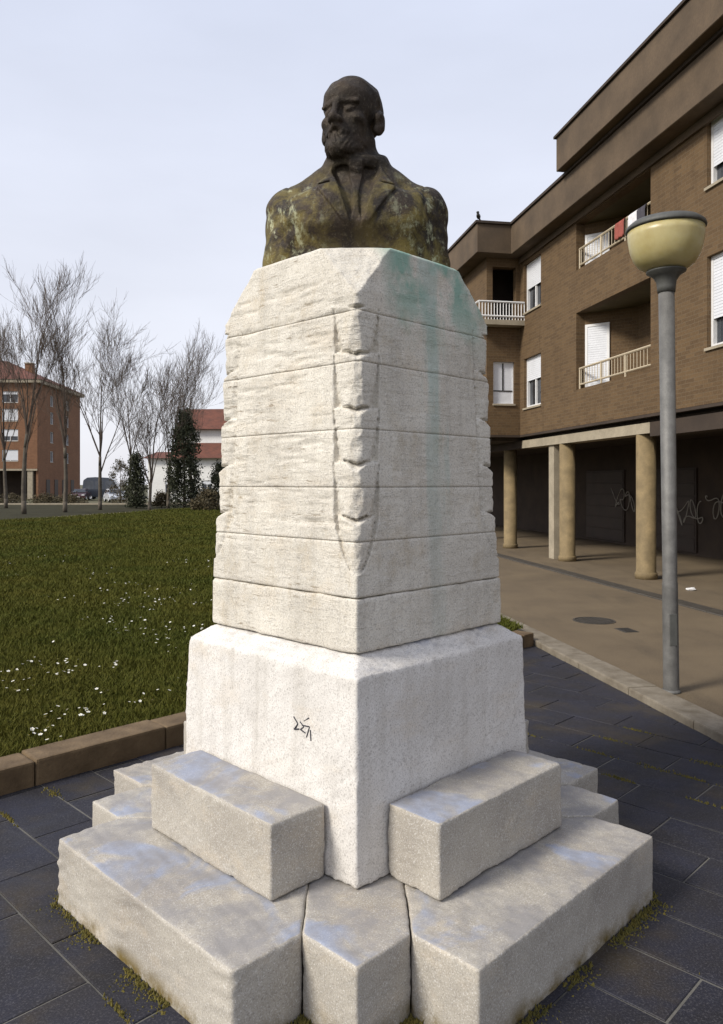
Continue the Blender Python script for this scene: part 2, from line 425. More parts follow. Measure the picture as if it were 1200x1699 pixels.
# lawn kerb: single stones
lk = thing('lawn_kerb', None, None, (MC.x, MC.y, 0), MROT); tag(lk, kind='structure')
a = -8.6
while a < min(amax, kerb_t_at(KB+.26))-.15:
    L = random.uniform(.92, 1.05); e = min(a+L, min(amax, kerb_t_at(KB+.26))-.006)
    o = MB().box(a+.004, e-.004, KB+random.uniform(-.006,.006), KB+.26, -.05, .165+random.uniform(-.006,.006)).build('kerb_stone', M['kerb'], lk, bevel=.018)
    a += L
sk = thing('street_kerb', None, None, BP, BROT); tag(sk, kind='structure')
t = -6.
while t < 60:
    L = random.uniform(.95, 1.05)
    MB().box(t+.004, t+L-.004, KN-.30, KN+random.uniform(-.004,.004), -.05, .072+random.uniform(-.005,.004)).build('kerb_stone', M['kerb2'], sk, bevel=.015)
    t += L
sw = MB().prism([(-8,1.0),(70,1.0),(70,KN-.303),(-8,KN-.303)], -.055, .03).build('pavement', M['walk'], None)
sw.location = BP; sw.rotation_euler = (0,0,BROT); tag(sw, kind='structure')

# road beyond the lawn
rd = MB().prism([(-24,-30),(-18.3,38),(-15.7,48),(-10.2,70),(-13,73),(-80,70),(-80,-30)], -.055, .02).build('road', M['road']); tag(rd, kind='structure')
fk = thing('road_kerb', None, None); tag(fk, kind='structure')
def kerb_run(pts, w, h, mat):
    for (x0,y0),(x1,y1) in zip(pts, pts[1:]):
        d = Vector((x1-x0,y1-y0,0)); n = d.normalized(); q = Vector((-n.y,n.x,0))*w
        MB().prism([(x0,y0),(x1,y1),(x1-q.x,y1-q.y),(x0-q.x,y0-q.y)], -.05, h).build('kerb_stone', mat, fk)
kerb_run([(-20.3,14),(-19.3,26),(-18.28,38),(-15.68,48),(-10.18,70)], .35, .17, M['concrete'])
kerb_run([(-13,73.2),(-80,70.2)][::-1], -.5, .16, M['concrete'])

# lawn sheet with a gentle swell
def lawn_z(x, y): return .13+.05*fbm(x*.12, y*.12, .3, 3)+.02*fbm(x*.9, y*.9, 2.2, 2)
def in_lawn(x, y):
    q = Vector((x,y,0))-MC
    if q.dot(V) < KB+.255: return False
    p = Vector((x,y,0))-BP
    if p.dot(N_) < KN+.01: return False
    if y < 38: lx = -24+(5.7*(y+30)/68)
    elif y < 48: lx = -18.3+2.6*(y-38)/10
    else: lx = -15.7+5.5*(y-48)/22
    return x > lx+.45 and y < 70
ys = np.concatenate([np.arange(-2, 14, .35), np.arange(14, 71, 1.4)]); vid = {}; lv = []; lf = []
base_line = lambda y: None
# parametrise each row from its left to its right limit
rows = []
for y in ys:
    if y < 38: lx = -24+5.7*(y+30)/68
    elif y < 48: lx = -18.3+2.6*(y-38)/10
    else: lx = -15.7+5.5*(y-48)/22
    lx += .36
    # right limit: lawn kerb or street kerb
    rx1 = MC.x + ((KB+.25) - (y-MC.y)*V.y)/V.x            # (x-MCx)*Vx+(y-MCy)*Vy = KB+.25
    rx2 = BP.x + ((KN+.002) - (y-BP.y)*N_.y)/N_.x
    rx = min(rx1, rx2)
    rows.append((y, lx, max(rx, lx+.05)))
NX = 60
for y, lx, rx in rows:
    for i in range(NX+1):
        x = lx+(rx-lx)*(1-(1-i/NX)**1.6); lv.append((x, y, lawn_z(x,y)))
for r in range(len(rows)-1):
    for i in range(NX):
        k = r*(NX+1)+i; lf.append((k, k+1, k+NX+2, k+NX+1))
lm = bpy.data.meshes.new('lawn'); lm.from_pydata(lv, [], lf)
tag(link('lawn', lm, M['turf'], smooth=True), kind='structure')

def surface_nets(val, org, h):
    s = val < 0; nx, ny, nz = val.shape
    cs = sum(s[i:nx-1+i, j:ny-1+j, k:nz-1+k].astype(np.int8) for i in (0,1) for j in (0,1) for k in (0,1))
    act = (cs > 0) & (cs < 8); idx = np.argwhere(act); lut = -np.ones(act.shape, np.int32); lut[act] = np.arange(len(idx))
    acc = np.zeros((len(idx), 3)); c = np.zeros(len(idx))
    corners = [(i,j,k) for i in (0,1) for j in (0,1) for k in (0,1)]
    for A in corners:
        for ax in range(3):
            if A[ax]: continue
            B = list(A); B[ax] = 1
            va = val[idx[:,0]+A[0], idx[:,1]+A[1], idx[:,2]+A[2]]; vb = val[idx[:,0]+B[0], idx[:,1]+B[1], idx[:,2]+B[2]]
            m = (va < 0) != (vb < 0); tt = np.where(m, va/np.where(m, va-vb, 1), 0)
            p = np.tile(np.array(A, float), (len(idx),1)); p[:,ax] = tt
            acc[m] += p[m]; c[m] += 1
    Vt = (idx+acc/c[:,None])*h+np.array(org)
    Fs = []
    for ax in range(3):
        u, v = (ax+1) % 3, (ax+2) % 3
        sl0 = [slice(None)]*3; sl1 = [slice(None)]*3; sl0[ax] = slice(0,-1); sl1[ax] = slice(1,None)
        cr = s[tuple(sl0)] != s[tuple(sl1)]; ii = np.argwhere(cr)
        ok = (ii[:,u] > 0) & (ii[:,v] > 0) & (ii[:,u] < val.shape[u]-1) & (ii[:,v] < val.shape[v]-1); ii = ii[ok]
        def cell(du, dv):
            q = ii.copy(); q[:,u] -= du; q[:,v] -= dv; return lut[q[:,0],q[:,1],q[:,2]]
        quad = np.stack([cell(1,1), cell(0,1), cell(0,0), cell(1,0)], 1)
        neg = s[tuple(sl0)][ii[:,0],ii[:,1],ii[:,2]]
        quad[~neg] = quad[~neg][:, ::-1]; Fs.append(quad)
    return Vt, np.concatenate(Fs)
def smin(a, b, k):
    h = np.clip(.5+.5*(b-a)/k, 0, 1); return b*(1-h)+a*h-k*h*(1-h)
def smax(a, b, k): return -smin(-a, -b, k)
# ---------------------------------------------------------------- monument
mon = thing('monument_pedestal', 'pale stone pedestal with stepped blocks and hewn tapering shaft on dark paving', 'pedestal', (MC.x, MC.y, 0), MROT)
def worn_block(planes, lo, hi, name, mat, k, seed, h=.0105):
    """convex stone cut by planes (nx, ny, nz, d), with chipped, softly worn arrises; turned k quarter turns"""
    rs = np.random.default_rng(seed); lo = np.array(lo)-2.5*h
    n = [int((hi[i]-lo[i])/h)+4 for i in range(3)]
    X, Y, Z = np.meshgrid(*[(lo[i]+h*np.arange(n[i])).astype(np.float32) for i in range(3)], indexing='ij')
    def wav(s, m=8):
        o = 0
        for _ in range(m):
            d = rs.normal(size=3); d *= s*rs.uniform(.5,1.6)/np.linalg.norm(d); o = o+np.sin(X*d[0]+Y*d[1]+Z*d[2]+rs.uniform(0,6.28))
        return o/math.sqrt(m/2)
    chip = np.clip(.007+.009*np.clip(wav(13)-.5, 0, 2)+.006*np.clip(wav(45)-.6, 0, 2), .006, .035)
    f = None
    for nx_, ny_, nz_, d in planes:
        g = X*nx_+Y*ny_+Z*nz_-d
        f = g if f is None else smax(f, g, chip)
    f = f+.0012*wav(30)+.0009*wav(120)
    Vt, Fq = surface_nets(f, lo, h)
    c, s_ = [(1,0),(0,1),(-1,0),(0,-1)][k]
    W = np.stack([Vt[:,0]*c-Vt[:,1]*s_, Vt[:,0]*s_+Vt[:,1]*c, Vt[:,2]], 1)
    return link(name, np_mesh(name, W, Fq), mat, mon, smooth=True)
def poly_planes(poly, z0, z1):
    out = [(0,0,-1,-z0),(0,0,1,z1)]; cx = sum(p[0] for p in poly)/len(poly); cy = sum(p[1] for p in poly)/len(poly)
    for (x0,y0),(x1,y1) in zip(poly, poly[1:]+poly[:1]):
        l = math.hypot(x1-x0, y1-y0); nx_, ny_ = (y1-y0)/l, -(x1-x0)/l; d = nx_*x0+ny_*y0
        if nx_*cx+ny_*cy > d: nx_, ny_, d = -nx_, -ny_, -d
        out.append((nx_, ny_, 0, d))
    return out
def rough_poly(poly, z0, z1, name, mat, k, seed):
    xs_ = [p[0] for p in poly]; ys_ = [p[1] for p in poly]
    return worn_block(poly_planes(poly, z0, z1), (min(xs_),min(ys_),z0), (max(xs_),max(ys_),z1), name, mat, k, seed)
def rot4(poly, k):
    c, s_ = [(1,0),(0,1),(-1,0),(0,-1)][k]
    return [(x*c-y*s_, x*s_+y*c) for x,y in poly]
E = 1.0                                     # half extent of the corner stones
H1, H2 = .31, .628
for k in range(4):
    j = lambda: random.uniform(-.006, .006)
    # lower long block on the side facing -y, mitred to the corner stones
    lo = [(-.71+j(), -1.316+j()), (.71+j(), -1.316+j()), (.71, -1.003), (.307,-.6), (-.307,-.6), (-.71, -1.003)]
    rough_poly(lo, -.04, H1+random.uniform(-.004,.004), 'step_block', M['step'], k, 10+k)
    cs = [(-1.0,-1.0), (-.712,-1.0), (-.312,-.60), (-.60,-.312), (-1.0,-.712)]
    rough_poly(cs, -.04, H1-.003, 'corner_block', M['step'], k, 20+k)
    up = [(-.475+j(), -.955+j()), (.475+j(), -.955+j()), (.475,-.664), (-.475,-.664)]
    rough_poly(up, H1+.004, H2+random.uniform(-.004,.004), 'upper_block', M['step'], k, 30+k)
# battered base block with a weathered sloping top
def frustum(prof):                          # prof: (half side, z)
    mb = MB(); n = len(prof)
    vs_ = [(sx*h, sy*h, z) for h, z in prof for sx, sy in ((-1,-1),(1,-1),(1,1),(-1,1))]
    fs = [(3,2,1,0), tuple(4*(n-1)+i for i in range(4))]
    for r in range(n-1):
        fs += [(4*r+i, 4*r+(i+1)%4, 4*r+4+(i+1)%4, 4*r+4+i) for i in range(4)]
    mb.add(vs_, fs); return mb
def taper_planes(prof):
    out = []
    for (h0,z0),(h1,z1) in zip(prof, prof[1:]):
        l = math.hypot(z1-z0, h0-h1); cn, zn = (z1-z0)/l, (h0-h1)/l; d = cn*h0+zn*z0
        out += [(cn,0,zn,d),(-cn,0,zn,d),(0,cn,zn,d),(0,-cn,zn,d)]
    return out+[(0,0,-1,-prof[0][1]),(0,0,1,prof[-1][1])]
worn_block(taper_planes([(.655,H1+.002),(.637,1.183),(.53,1.256)]), (-.66,-.66,H1), (.66,.66,1.257), 'base_block', M['base'], 0, 3)

# shaft: six hewn courses over a plinth, corners carved with stacked cups
SZ0, SZ1 = 1.50, 3.11
notch = [2.80, 2.585, 2.335, 2.09, 1.845]    # cup boundaries at the corners, tail ends at 1.60
def half_side(z): return .546-(z-1.50)/(2.8-1.5)*.044 if z < 2.8 else .502-.02*(z-2.8)/.31
def corner_cut(q, z, k):
    """distance from the sharp arris inwards along the diagonal, q = offset across the corner"""
    aq = abs(q)
    if z > 2.84:                             # flat triangular facet at the top
        w = .165*(z-2.84)/.27
        return max(aq, w+.012*fbm(q*8+k*5, z*8, 3.+k, 3))
    if z > notch[0]:
        return max(aq, .008)
    if z < 1.60: return max(aq, .006)
    w = .105 if z > notch[4] else .105*math.sqrt(max(0., (z-1.60)/(notch[4]-1.60)))
    if aq >= w or w < .006: return max(aq, .006)
    z = z-.013*abs(math.sin(math.pi*q/w))-.006*fbm(q*30, z*30, 2.+k, 2)     # scalloped lips
    z = min(max(z, 1.601), notch[0])
    for i in range(5):
        top = notch[i]; bot = notch[i+1] if i < 4 else 1.60
        if bot <= z <= top: break
    f = (top-z)/(top-bot)                    # 0 at the top lip of the cup
    if i < 4:
        r = w*(.97-.30*f); bulge = .012+.014*f
        if f < .16: bulge += .062*(1-f/.16)**1.5
    else:
        r = w*.78; bulge = .014
        if f < .14: bulge += .062*(1-f/.14)**1.5
    if aq < r: e = bulge+(w*1.0-bulge)*(1-math.sqrt(max(0, 1-(aq/r)**2)))
    else: e = w+.014*math.sin(math.pi*min(1, max(0, (w-aq)/(w-r)))*.5)
    e += .006*fbm(q*22, z*22, 7.+k, 3)
    return max(e, aq*.98)
def face_rough(x, z, k):
    a = .007*fbm(x*5+k*9, z*5, k*3., 4)
    lay = fbm(x*3.2+k*4, z*20, 4.+k, 4)      # broken horizontal bedding on the hewn faces
    amt = .012 if k in (3, 1) else .003
    b = -amt*max(0, lay-.05)*(1 if 1.75 < z < 2.95 else .35)
    return a+b
def shaft_course(z0, z1, top=False):
    nz = max(6, int((z1-z0)/.0062)); zs = [z0+(z1-z0)*i/nz for i in range(nz+1)]
    side = [-1+2*i/44 for i in range(45)]
    rings = []
    for zi, z in enumerate(zs):
        e = min(z-z0, z1-z); inset = (.0035 if z0 > 1.6 else .006)*max(0, 1-e/.007) if not (top and z > z1-.02) else 0.
        if top and z1-z < .012: inset = .012*(1-(z1-z)/.012)
        h = half_side(z)-inset; ring = []
        for k in range(4):
            ca, sa = [(1,0),(0,1),(-1,0),(0,-1)][k]
            WC = .17
            pts = []
            for i in range(61):              # corner at (-h,-h): across-corner offset q from -WC to WC
                q = -WC+2*WC*i/60
                e_ = corner_cut(q, z, k)
                # position: corner + inward*(e) + across*q
                x = -h + (e_+q)/math.sqrt(2); y = -h + (e_-q)/math.sqrt(2)
                if abs(q) <= e_-.002: d = .5*face_rough(q, z, k+5)
                else:
                    d = 0
                    if q > 0: y -= face_rough(x, z, k)
                    else: x -= face_rough(-y, z, (k+3) % 4)
                x -= d*.7; y -= d*.7
                pts.append((x, y))
            x0 = -h+WC*math.sqrt(2); x1 = h-WC*math.sqrt(2)
            for i in range(1, 36):
                x = x0+(x1-x0)*i/36
                pts.append((x, -h-face_rough(x, z, k)))
            ring += [(x*ca-y*sa, x*sa+y*ca, z) for x, y in pts]
        rings.append(ring)
    n = len(rings[0]); mb = MB(); mb.v = [p for r in rings for p in r]
    for r in range(len(rings)-1):
        mb.f += [(r*n+i, r*n+(i+1)%n, (r+1)*n+(i+1)%n, (r+1)*n+i) for i in range(n)]
    mb.f.append(tuple(range(n-1,-1,-1))); mb.f.append(tuple((len(rings)-1)*n+i for i in range(n)))
    o = mb.build('shaft_course', M['shaft'], mon, smooth=True)
    return o
worn_block(taper_planes([(.551,1.2575),(.549,1.497)]), (-.56,-.56,1.2575), (.56,.56,1.497), 'plinth', M['shaft'], 0, 5)
zz = [1.5005, 1.745, 1.985, 2.245, 2.545, 2.775, 3.11]
for i in range(6): shaft_course(zz[i], zz[i+1]-.001, i == 5)

# black scribble on the lit face of the base block (left face: local x = -h)
def base_half(z): return .655-.018*(z-.31)/(1.183-.31)
strokes = [[(-.06,.035),(-.03,.005),(-.055,-.03),(-.02,-.02)], [(-.015,.02),(.012,.0),(-.012,-.02),(.022,-.03)], [(.012,.03),(.045,.055)], [(.0,.005),(.05,.01),(.03,-.05)], [(.055,-.005),(.06,-.06)]]
g = MB()
for st in strokes:
    for (p0,q0),(p1,q1) in zip(st, st[1:]):
        z0 = .915+q0*.85; z1 = .915+q1*.85
        g.tube((-base_half(z0)-.0005, -.30-p0, z0), (-base_half(z1)-.0005, -.30-p1, z1), .0034, n=5)
tag(g.build('scribble', M['spray'], mon), label='small black scribble on the lit white base block')

# ---------------------------------------------------------------- bronze bust: blended volumes turned into one surface
def make_bust():
    h = .005; org = (-.56, -.36, -.02); nx, ny, nz = 226, 136, 222
    X, Y, Z = np.meshgrid(org[0]+h*np.arange(nx, dtype=np.float32), org[1]+h*np.arange(ny, dtype=np.float32), org[2]+h*np.arange(nz, dtype=np.float32), indexing='ij')
    def ell(P, c, r):
        q = [(P[i]-c[i])/r[i] for i in range(3)]; k0 = np.sqrt(q[0]**2+q[1]**2+q[2]**2)
        return (k0-1)*min(r)
    def cap(P, a, b, r0, r1, sq=(1,1,1)):
        d = [b[i]-a[i] for i in range(3)]; dd = sum(x*x for x in d)
        tt = np.clip(sum((P[i]-a[i])*d[i] for i in range(3))/dd, 0, 1)
        return np.sqrt(sum(((P[i]-a[i]-tt*d[i])*sq[i])**2 for i in range(3)))-(r0+(r1-r0)*tt)
    P = (X, Y, Z)
    def fb(s, seed, P=P):
        rs = np.random.default_rng(seed); o = 0
        for k in range(9):
            d = rs.normal(size=3); d *= s*rs.uniform(.6,1.6)/np.linalg.norm(d)
            o = o+np.sin(P[0]*d[0]+P[1]*d[1]+P[2]*d[2]+rs.uniform(0,6.28))
        return o/4.
    # ---- torso
    f = ell(P, (.005,.0,.17), (.40,.245,.36))
    for sgn in (-1, 1):
        f = smin(f, cap(P, (sgn*.03,.05,.585), (sgn*.335,.045,.345), .10, .125), .07)   # trapezius
        f = smin(f, cap(P, (sgn*.350,.02,.335), (sgn*.385,.02,-.15), .130, .130), .07)  # upper arm stump
        f = smin(f, ell(P, (sgn*.17,-.12,.26), (.20,.12,.15)), .06)                     # chest
    f = smin(f, ell(P, (0,.13,.30), (.36,.13,.30)), .06)                                # back
    # neck
    f = smin(f, cap(P, (.0,.07,.40), (-.02,.03,.72), .135, .115), .05)
    # coat collar around the neck
    cx, cy = .0, .05
    rr = np.sqrt(((X-cx)/1.0)**2+((Y-cy)/.95)**2)
    zc = .60+.16*(Y-cy)                                  # higher behind
    col = np.sqrt((rr-.150)**2+((Z-zc)*.55)**2)-.026
    col = smax(col, -(Y+.115), .01)
    f = smin(f, col, .022)
    # lapels, shirt opening and seams, as relief
    front = np.clip((-Y+.02)/.06, 0, 1)
    ax = np.abs(X)
    vee = .012+.125*np.clip((Z-.17)/.42, 0, 1)          # inner lapel edge
    outer = .03+.175*np.clip((Z-.15)/.25, 0, 1)-.07*np.clip((Z-.44)/.12, 0, 1)
    lap = np.clip((ax-vee)/.010, 0, 1)*np.clip((outer-ax)/.010, 0, 1)*np.clip((Z-.13)/.02, 0, 1)*np.clip((.62-Z)/.03, 0, 1)
    f = f-.017*lap*front
    nk = np.exp(-((Z-(.435-.25*(ax-.17)))/.008)**2)*np.clip((ax-.12)/.02,0,1)*lap; f = f+.014*nk*front
    f = f+.016*front*np.clip((vee-ax)/.02, 0, 1)*np.clip((Z-.2)/.05, 0, 1)*np.clip((.6-Z)/.05, 0, 1)
    tie = np.clip((.030+.012*np.sin(Z*14)-ax)/.008, 0, 1)*np.clip((.60-Z)/.02,0,1); f = f-.014*tie*front*np.clip((Z-.2)/.05,0,1)
    seam = np.exp(-((ax-(.345+.10*(Z-.3)))/.007)**2)*np.clip((Z-.12)/.05, 0, 1); f = f+.0035*seam
    fold = np.sin((ax*1.2+Z*.9)*46+2*np.sin(Z*13+X*9))*np.clip((ax-.20)/.1, 0, 1); f = f+.002*fold
    f = f+.006*fb(26, 3)+.0025*fb(75, 4)
    # undercut below the chest and flat foot
    f = smax(f, -(cap(P, (-.7,-.36,.055), (.7,-.36,.055), .185, .185)), .02)
    # ---- head, in its own turned frame (units of head height)
    S = .462; yaw = R(26); cz = .612; kz = int((.45-org[2])/h)
    Xh, Yh, Zh = X[:,:,kz:]+.036, Y[:,:,kz:]-.01, Z[:,:,kz:]-cz
    fx, fy = -math.sin(yaw), -math.cos(yaw); lx, ly = math.cos(yaw), -math.sin(yaw)
    p = (Xh*lx+Yh*ly)/S; q0 = (Xh*fx+Yh*fy)/S; r0 = Zh/S
    ti = R(-3); q = q0*math.cos(ti)-r0*math.sin(ti)*1.; r = q0*math.sin(ti)+r0*math.cos(ti)
    ap = np.abs(p); H = (p, q, r); HA = (ap, q, r)
    g = ell(H, (0,-.075,.66), (.315,.415,.335))                     # skull
    g = smin(g, ell(H, (0,.08,.66), (.27,.30,.25)), .06)            # forehead
    g = smin(g, ell(H, (0,.11,.36), (.245,.245,.30)), .08)          # face
    g = smin(g, ell(H, (0,.145,.15), (.205,.205,.145)), .06)        # jaw
    g = smin(g, cap(HA, (.20,-.06,.24), (.08,.26,.06), .07, .075), .05)
    g = smin(g, ell(HA, (.185,.20,.385), (.085,.11,.075)), .05)     # cheekbone
    g = smax(g, -ell(HA, (.125,.405,.475), (.085,.085,.062)), .035) # eye socket
    g = smin(g, ell(HA, (.122,.283,.468), (.060,.062,.052)), .012)  # eyeball
    g = smin(g, cap(HA, (.065,.325,.505), (.185,.275,.492), .016, .014), .012)  # upper lid
    g = smin(g, cap(HA, (.035,.352,.560), (.215,.270,.565), .034, .026), .025)  # brow
    g = smin(g, cap(H, (0,.345,.545), (0,.435,.345), .036, .052), .03)          # nose
    g = smin(g, ell(HA, (.052,.385,.330), (.036,.05,.034)), .02)
    g = smax(g, -ell(HA, (.028,.42,.292), (.018,.03,.014)), .01)
    g = smin(g, cap(HA, (.0,.385,.268), (.125,.312,.205), .040, .024), .02)     # moustache
    g = smax(g, -cap(HA, (0,.392,.205), (.075,.350,.203), .006, .005), .010)    # mouth line
    g = smin(g, ell(H, (0,.315,.215), (.12,.055,.07)), .03)
    g = smin(g, cap(HA, (0,.352,.178), (.055,.335,.185), .026, .018), .02)
    g = smin(g, ell(H, (0,.285,.07), (.115,.095,.115)), .05)                    # short beard
    g = smin(g, cap(HA, (.215,-.02,.22), (.12,.22,.06), .05, .065), .05)
    ear = ell(HA, (.345,-.06+0*ap,.440), (.048,.090,.130)); ear = smin(ear, ell(HA, (.325,-.02,.335), (.04,.05,.05)), .03)
    ear = smax(ear, -ell(HA, (.392,-.03,.450), (.035,.050,.080)), .015)
    g = smax(g, -ell(HA, (.36,-.16,.45), (.05,.05,.14)), .02)
    g = smin(g, ear, .012)
    Ph = (p*S, q*S, r*S)
    hl = np.clip((r-(.70+.26*np.clip(q/.30,-1.3,1)))/.04, 0, 1)     # hairline, receding over the forehead
    strands = np.sin((p*26+3*np.sin(q*9+r*5))+r*8)*.5+np.sin(q*31+p*17+4*np.sin(r*11))*.5
    g = g-hl*(.010+.008*strands)
    side = np.clip((ap-.20)/.05,0,1)*np.clip((.02-q)/.06,0,1)*np.clip((r-.34)/.04,0,1)
    g = g-side*(.008+.005*strands)
    brd = np.clip((.24-r)/.05, 0, 1)*np.clip((q-.0)/.1,0,1); g = g-brd*.0045*(np.sin(r*60+9*np.sin(p*22))+np.sin(p*70+q*40))
    g = g*S*.85+.0022*fb(80, 8, Ph)+.003*fb(34, 9, Ph)
    f[:,:,kz:] = smin(f[:,:,kz:], g, .022)
    f = np.maximum(f, -Z+.0005)                                     # flat foot on the stone
    Vt, Fq = surface_nets(f, org, h)
    return np_mesh('bronze_bust', Vt, Fq)
bust = link('bronze_bust', make_bust(), M['bronze'], smooth=True, loc=(MC.x, MC.y, 3.1095))
bust.rotation_euler = (0,0,0)
tag(bust, 'dark bronze bust of a bearded man in a coat with lichened shoulders', 'bust')

# ---------------------------------------------------------------- brick apartment building with arcade
bld = thing('apartment_building', 'long brown brick apartment block with arcade, loggias and overhanging eaves beside the pavement', 'building', BP, BROT)
def wall_plane(name, mat, s0, s1, z0, z1, holes, place, depth=.22, parent=bld):
    """wall in the plane (s,z) with real openings; place(s, d, z) gives the point, d = depth inwards"""
    ss = sorted({s0, s1, *[v for hh in holes for v in hh[:2]]}); zs = sorted({z0, z1, *[v for hh in holes for v in hh[2:4]]})
    ss = [v for v in ss if s0-1e-6 <= v <= s1+1e-6]; zs = [v for v in zs if z0-1e-6 <= v <= z1+1e-6]
    solid = lambda i, j: 0 <= i < len(ss)-1 and 0 <= j < len(zs)-1 and not any(hh[0]-1e-6 < (ss[i]+ss[i+1])/2 < hh[1]+1e-6 and hh[2]-1e-6 < (zs[j]+zs[j+1])/2 < hh[3]+1e-6 for hh in holes)
    mb = MB()
    for i in range(len(ss)-1):
        for j in range(len(zs)-1):
            if not solid(i, j): continue
            a, b, c, d = ss[i], ss[i+1], zs[j], zs[j+1]
            P = [place(a,0,c), place(b,0,c), place(b,0,d), place(a,0,d), place(a,depth,c), place(b,depth,c), place(b,depth,d), place(a,depth,d)]
            fs = [(0,1,2,3), (7,6,5,4)]
            if not solid(i-1,j): fs.append((0,3,7,4))
            if not solid(i+1,j): fs.append((1,5,6,2))
            if not solid(i,j-1): fs.append((0,4,5,1))
            if not solid(i,j+1): fs.append((3,2,6,7))
            mb.add(P, fs)
    return mb.build(name, mat, parent)
ZB, ZE = 3.39, 8.40                          # underside of the brick, underside of the eaves
T0, TI, TE = 3.0, 21.95, 44.0                # near end, inner corner, far end
main_place = lambda n0: (lambda s, d, z: (s, n0-d, z))
holes = [(20.5,21.65,4.12,5.50), (20.5,21.65,6.78,8.14),
         (15.2,18.43,4.25,6.08), (15.2,18.43,7.10,8.22),
         (11.75,13.42,4.36,5.95), (11.75,13.42,7.15,8.36),
         (7.3,8.9,4.36,5.95), (7.3,8.9,7.15,8.36)]
wall_plane('facade_wall', M['brick'], T0, TI, ZB, ZE+.2, holes, main_place(0))
def shutter_window(name, s0, s1, z0, z1, place, drop, mullion=False, parent=bld):
    """white frame, roller shutter let down by `drop` of the height, pane below; depth 0 is the wall face"""
    w = thing_part(name, parent)
    def bx(mb, a, b, d0, d1, c, e):
        P = [place(a,d1,c),place(b,d1,c),place(b,d0,c),place(a,d0,c),place(a,d1,e),place(b,d1,e),place(b,d0,e),place(a,d0,e)]
        mb.add(P, [(0,1,2,3),(7,6,5,4),(0,4,5,1),(1,5,6,2),(2,6,7,3),(3,7,4,0)])
    fr = MB(); fw = .06; dF = .10
    bx(fr, s0+.001, s0+fw, dF-.02, dF+.06, z0+.001, z1-.001); bx(fr, s1-fw, s1-.001, dF-.02, dF+.06, z0+.001, z1-.001)
    bx(fr, s0+fw, s1-fw, dF-.02, dF+.06, z0+.001, z0+fw); bx(fr, s0+fw, s1-fw, dF-.02, dF+.06, z1-fw, z1-.001)
    sm = (s0+s1)/2; bx(fr, sm-.03, sm+.03, dF, dF+.05, z0+fw, z1-fw)
    o = fr.build('window', M['white_paint'], parent)
    zs = z1-fw-(z1-z0-2*fw)*drop
    gl = MB(); bx(gl, s0+fw, s1-fw, dF+.055, dF+.065, z0+fw, z1-fw); gl.build('pane', M['glass'], o)
    if drop > 0:
        sh = MB(); z = zs; k = 0
        while z < z1-fw-.01:
            bx(sh, s0+fw+.002, s1-fw-.002, dF-.012, dF-.002, z, min(z+.048, z1-fw-.002)); z += .054
        bx(sh, s0+fw+.002, s1-fw-.002, dF-.004, dF+.002, zs+.01, z1-fw-.004)
        sh.build('roller_shutter', M['shutter'], o)
    si = MB(); bx(si, s0-.03, s1+.03, -.04, dF-.025, z0-.05, z0-.002); si.build('sill', M['concrete'], o)
    return o
def thing_part(n, p): return None
pl = main_place(0)
shutter_window('window', 20.5, 21.65, 4.12, 5.50, pl, .45); shutter_window('window', 20.5, 21.65, 6.78, 8.14, pl, .52)
shutter_window('window', 11.75, 13.42, 4.36, 5.95, pl, .70); shutter_window('window', 11.75, 13.42, 7.15, 8.36, pl, .74)
shutter_window('window', 7.3, 8.9, 4.36, 5.95, pl, .4); shutter_window('window', 7.3, 8.9, 7.15, 8.36, pl, 1.0)
# loggias behind the facade: splayed far wall, back wall, ceiling, floor, rail on the parapet
for (zf, z0, z1, drop) in ((3.48, 4.25, 6.08, .9), (6.30, 7.10, 8.22, .75)):
    lg = MB()
    A, B = (18.43,-.22), (17.55,-1.10); Cc, Dd = (15.2,-1.10), (15.2,-.22)
    for (p0, p1) in ((A,B),(B,Cc),(Cc,Dd)):
        lg.add([(*p0,zf),(*p1,zf),(*p1,z1+.15),(*p0,z1+.15)], [(0,1,2,3)])
    lg.build('loggia_wall', M['brick'], bld)
    MB().prism([(18.43,-.222),(17.55,-1.10),(15.2,-1.10),(15.2,-.222)], z1+.001, z1+.14).build('loggia_ceiling', M['soffit'], bld)
    MB().prism([(18.43,-.222),(17.55,-1.10),(15.2,-1.10),(15.2,-.222)], zf-.12, zf).build('loggia_floor', M['concrete'], bld)
    du = Vector((B[0]-A[0], B[1]-A[1], 0)).normalized(); dn = Vector((-1,1,0)).normalized()
    def spl(s, d, z, A=A, du=du, dn=dn): q = Vector((A[0],A[1],0))+du*s-dn*(d-.125); return (q.x, q.y, z)
    shutter_window('window', .02, .60, zf+.45, z1-.28, spl, drop)
    pb = lambda s, d, z: (s, -1.10-d+.125, z)
    shutter_window('window', 15.6, 16.7, zf+.1, z1-.3, pb, .35)
    rl = MB(); zt = z0+.50
    rl.tube((15.22,-.08,zt),(18.41,-.08,zt), .028, n=6); rl.tube((15.22,-.08,z0+.12),(18.41,-.08,z0+.12), .022, n=6)
    for t in (15.25, 16.3, 17.35, 18.40): rl.tube((t,-.08,z0-.0),(t,-.08,zt), .024, n=6)
    ro = rl.build('railing', M['rail'], bld)
    t = 15.32
    while t < 18.36:
        MB().tube((t,-.08,z0+.12),(t,-.08,zt), .008, n=4).build('baluster', M['rail'], ro); t += .13
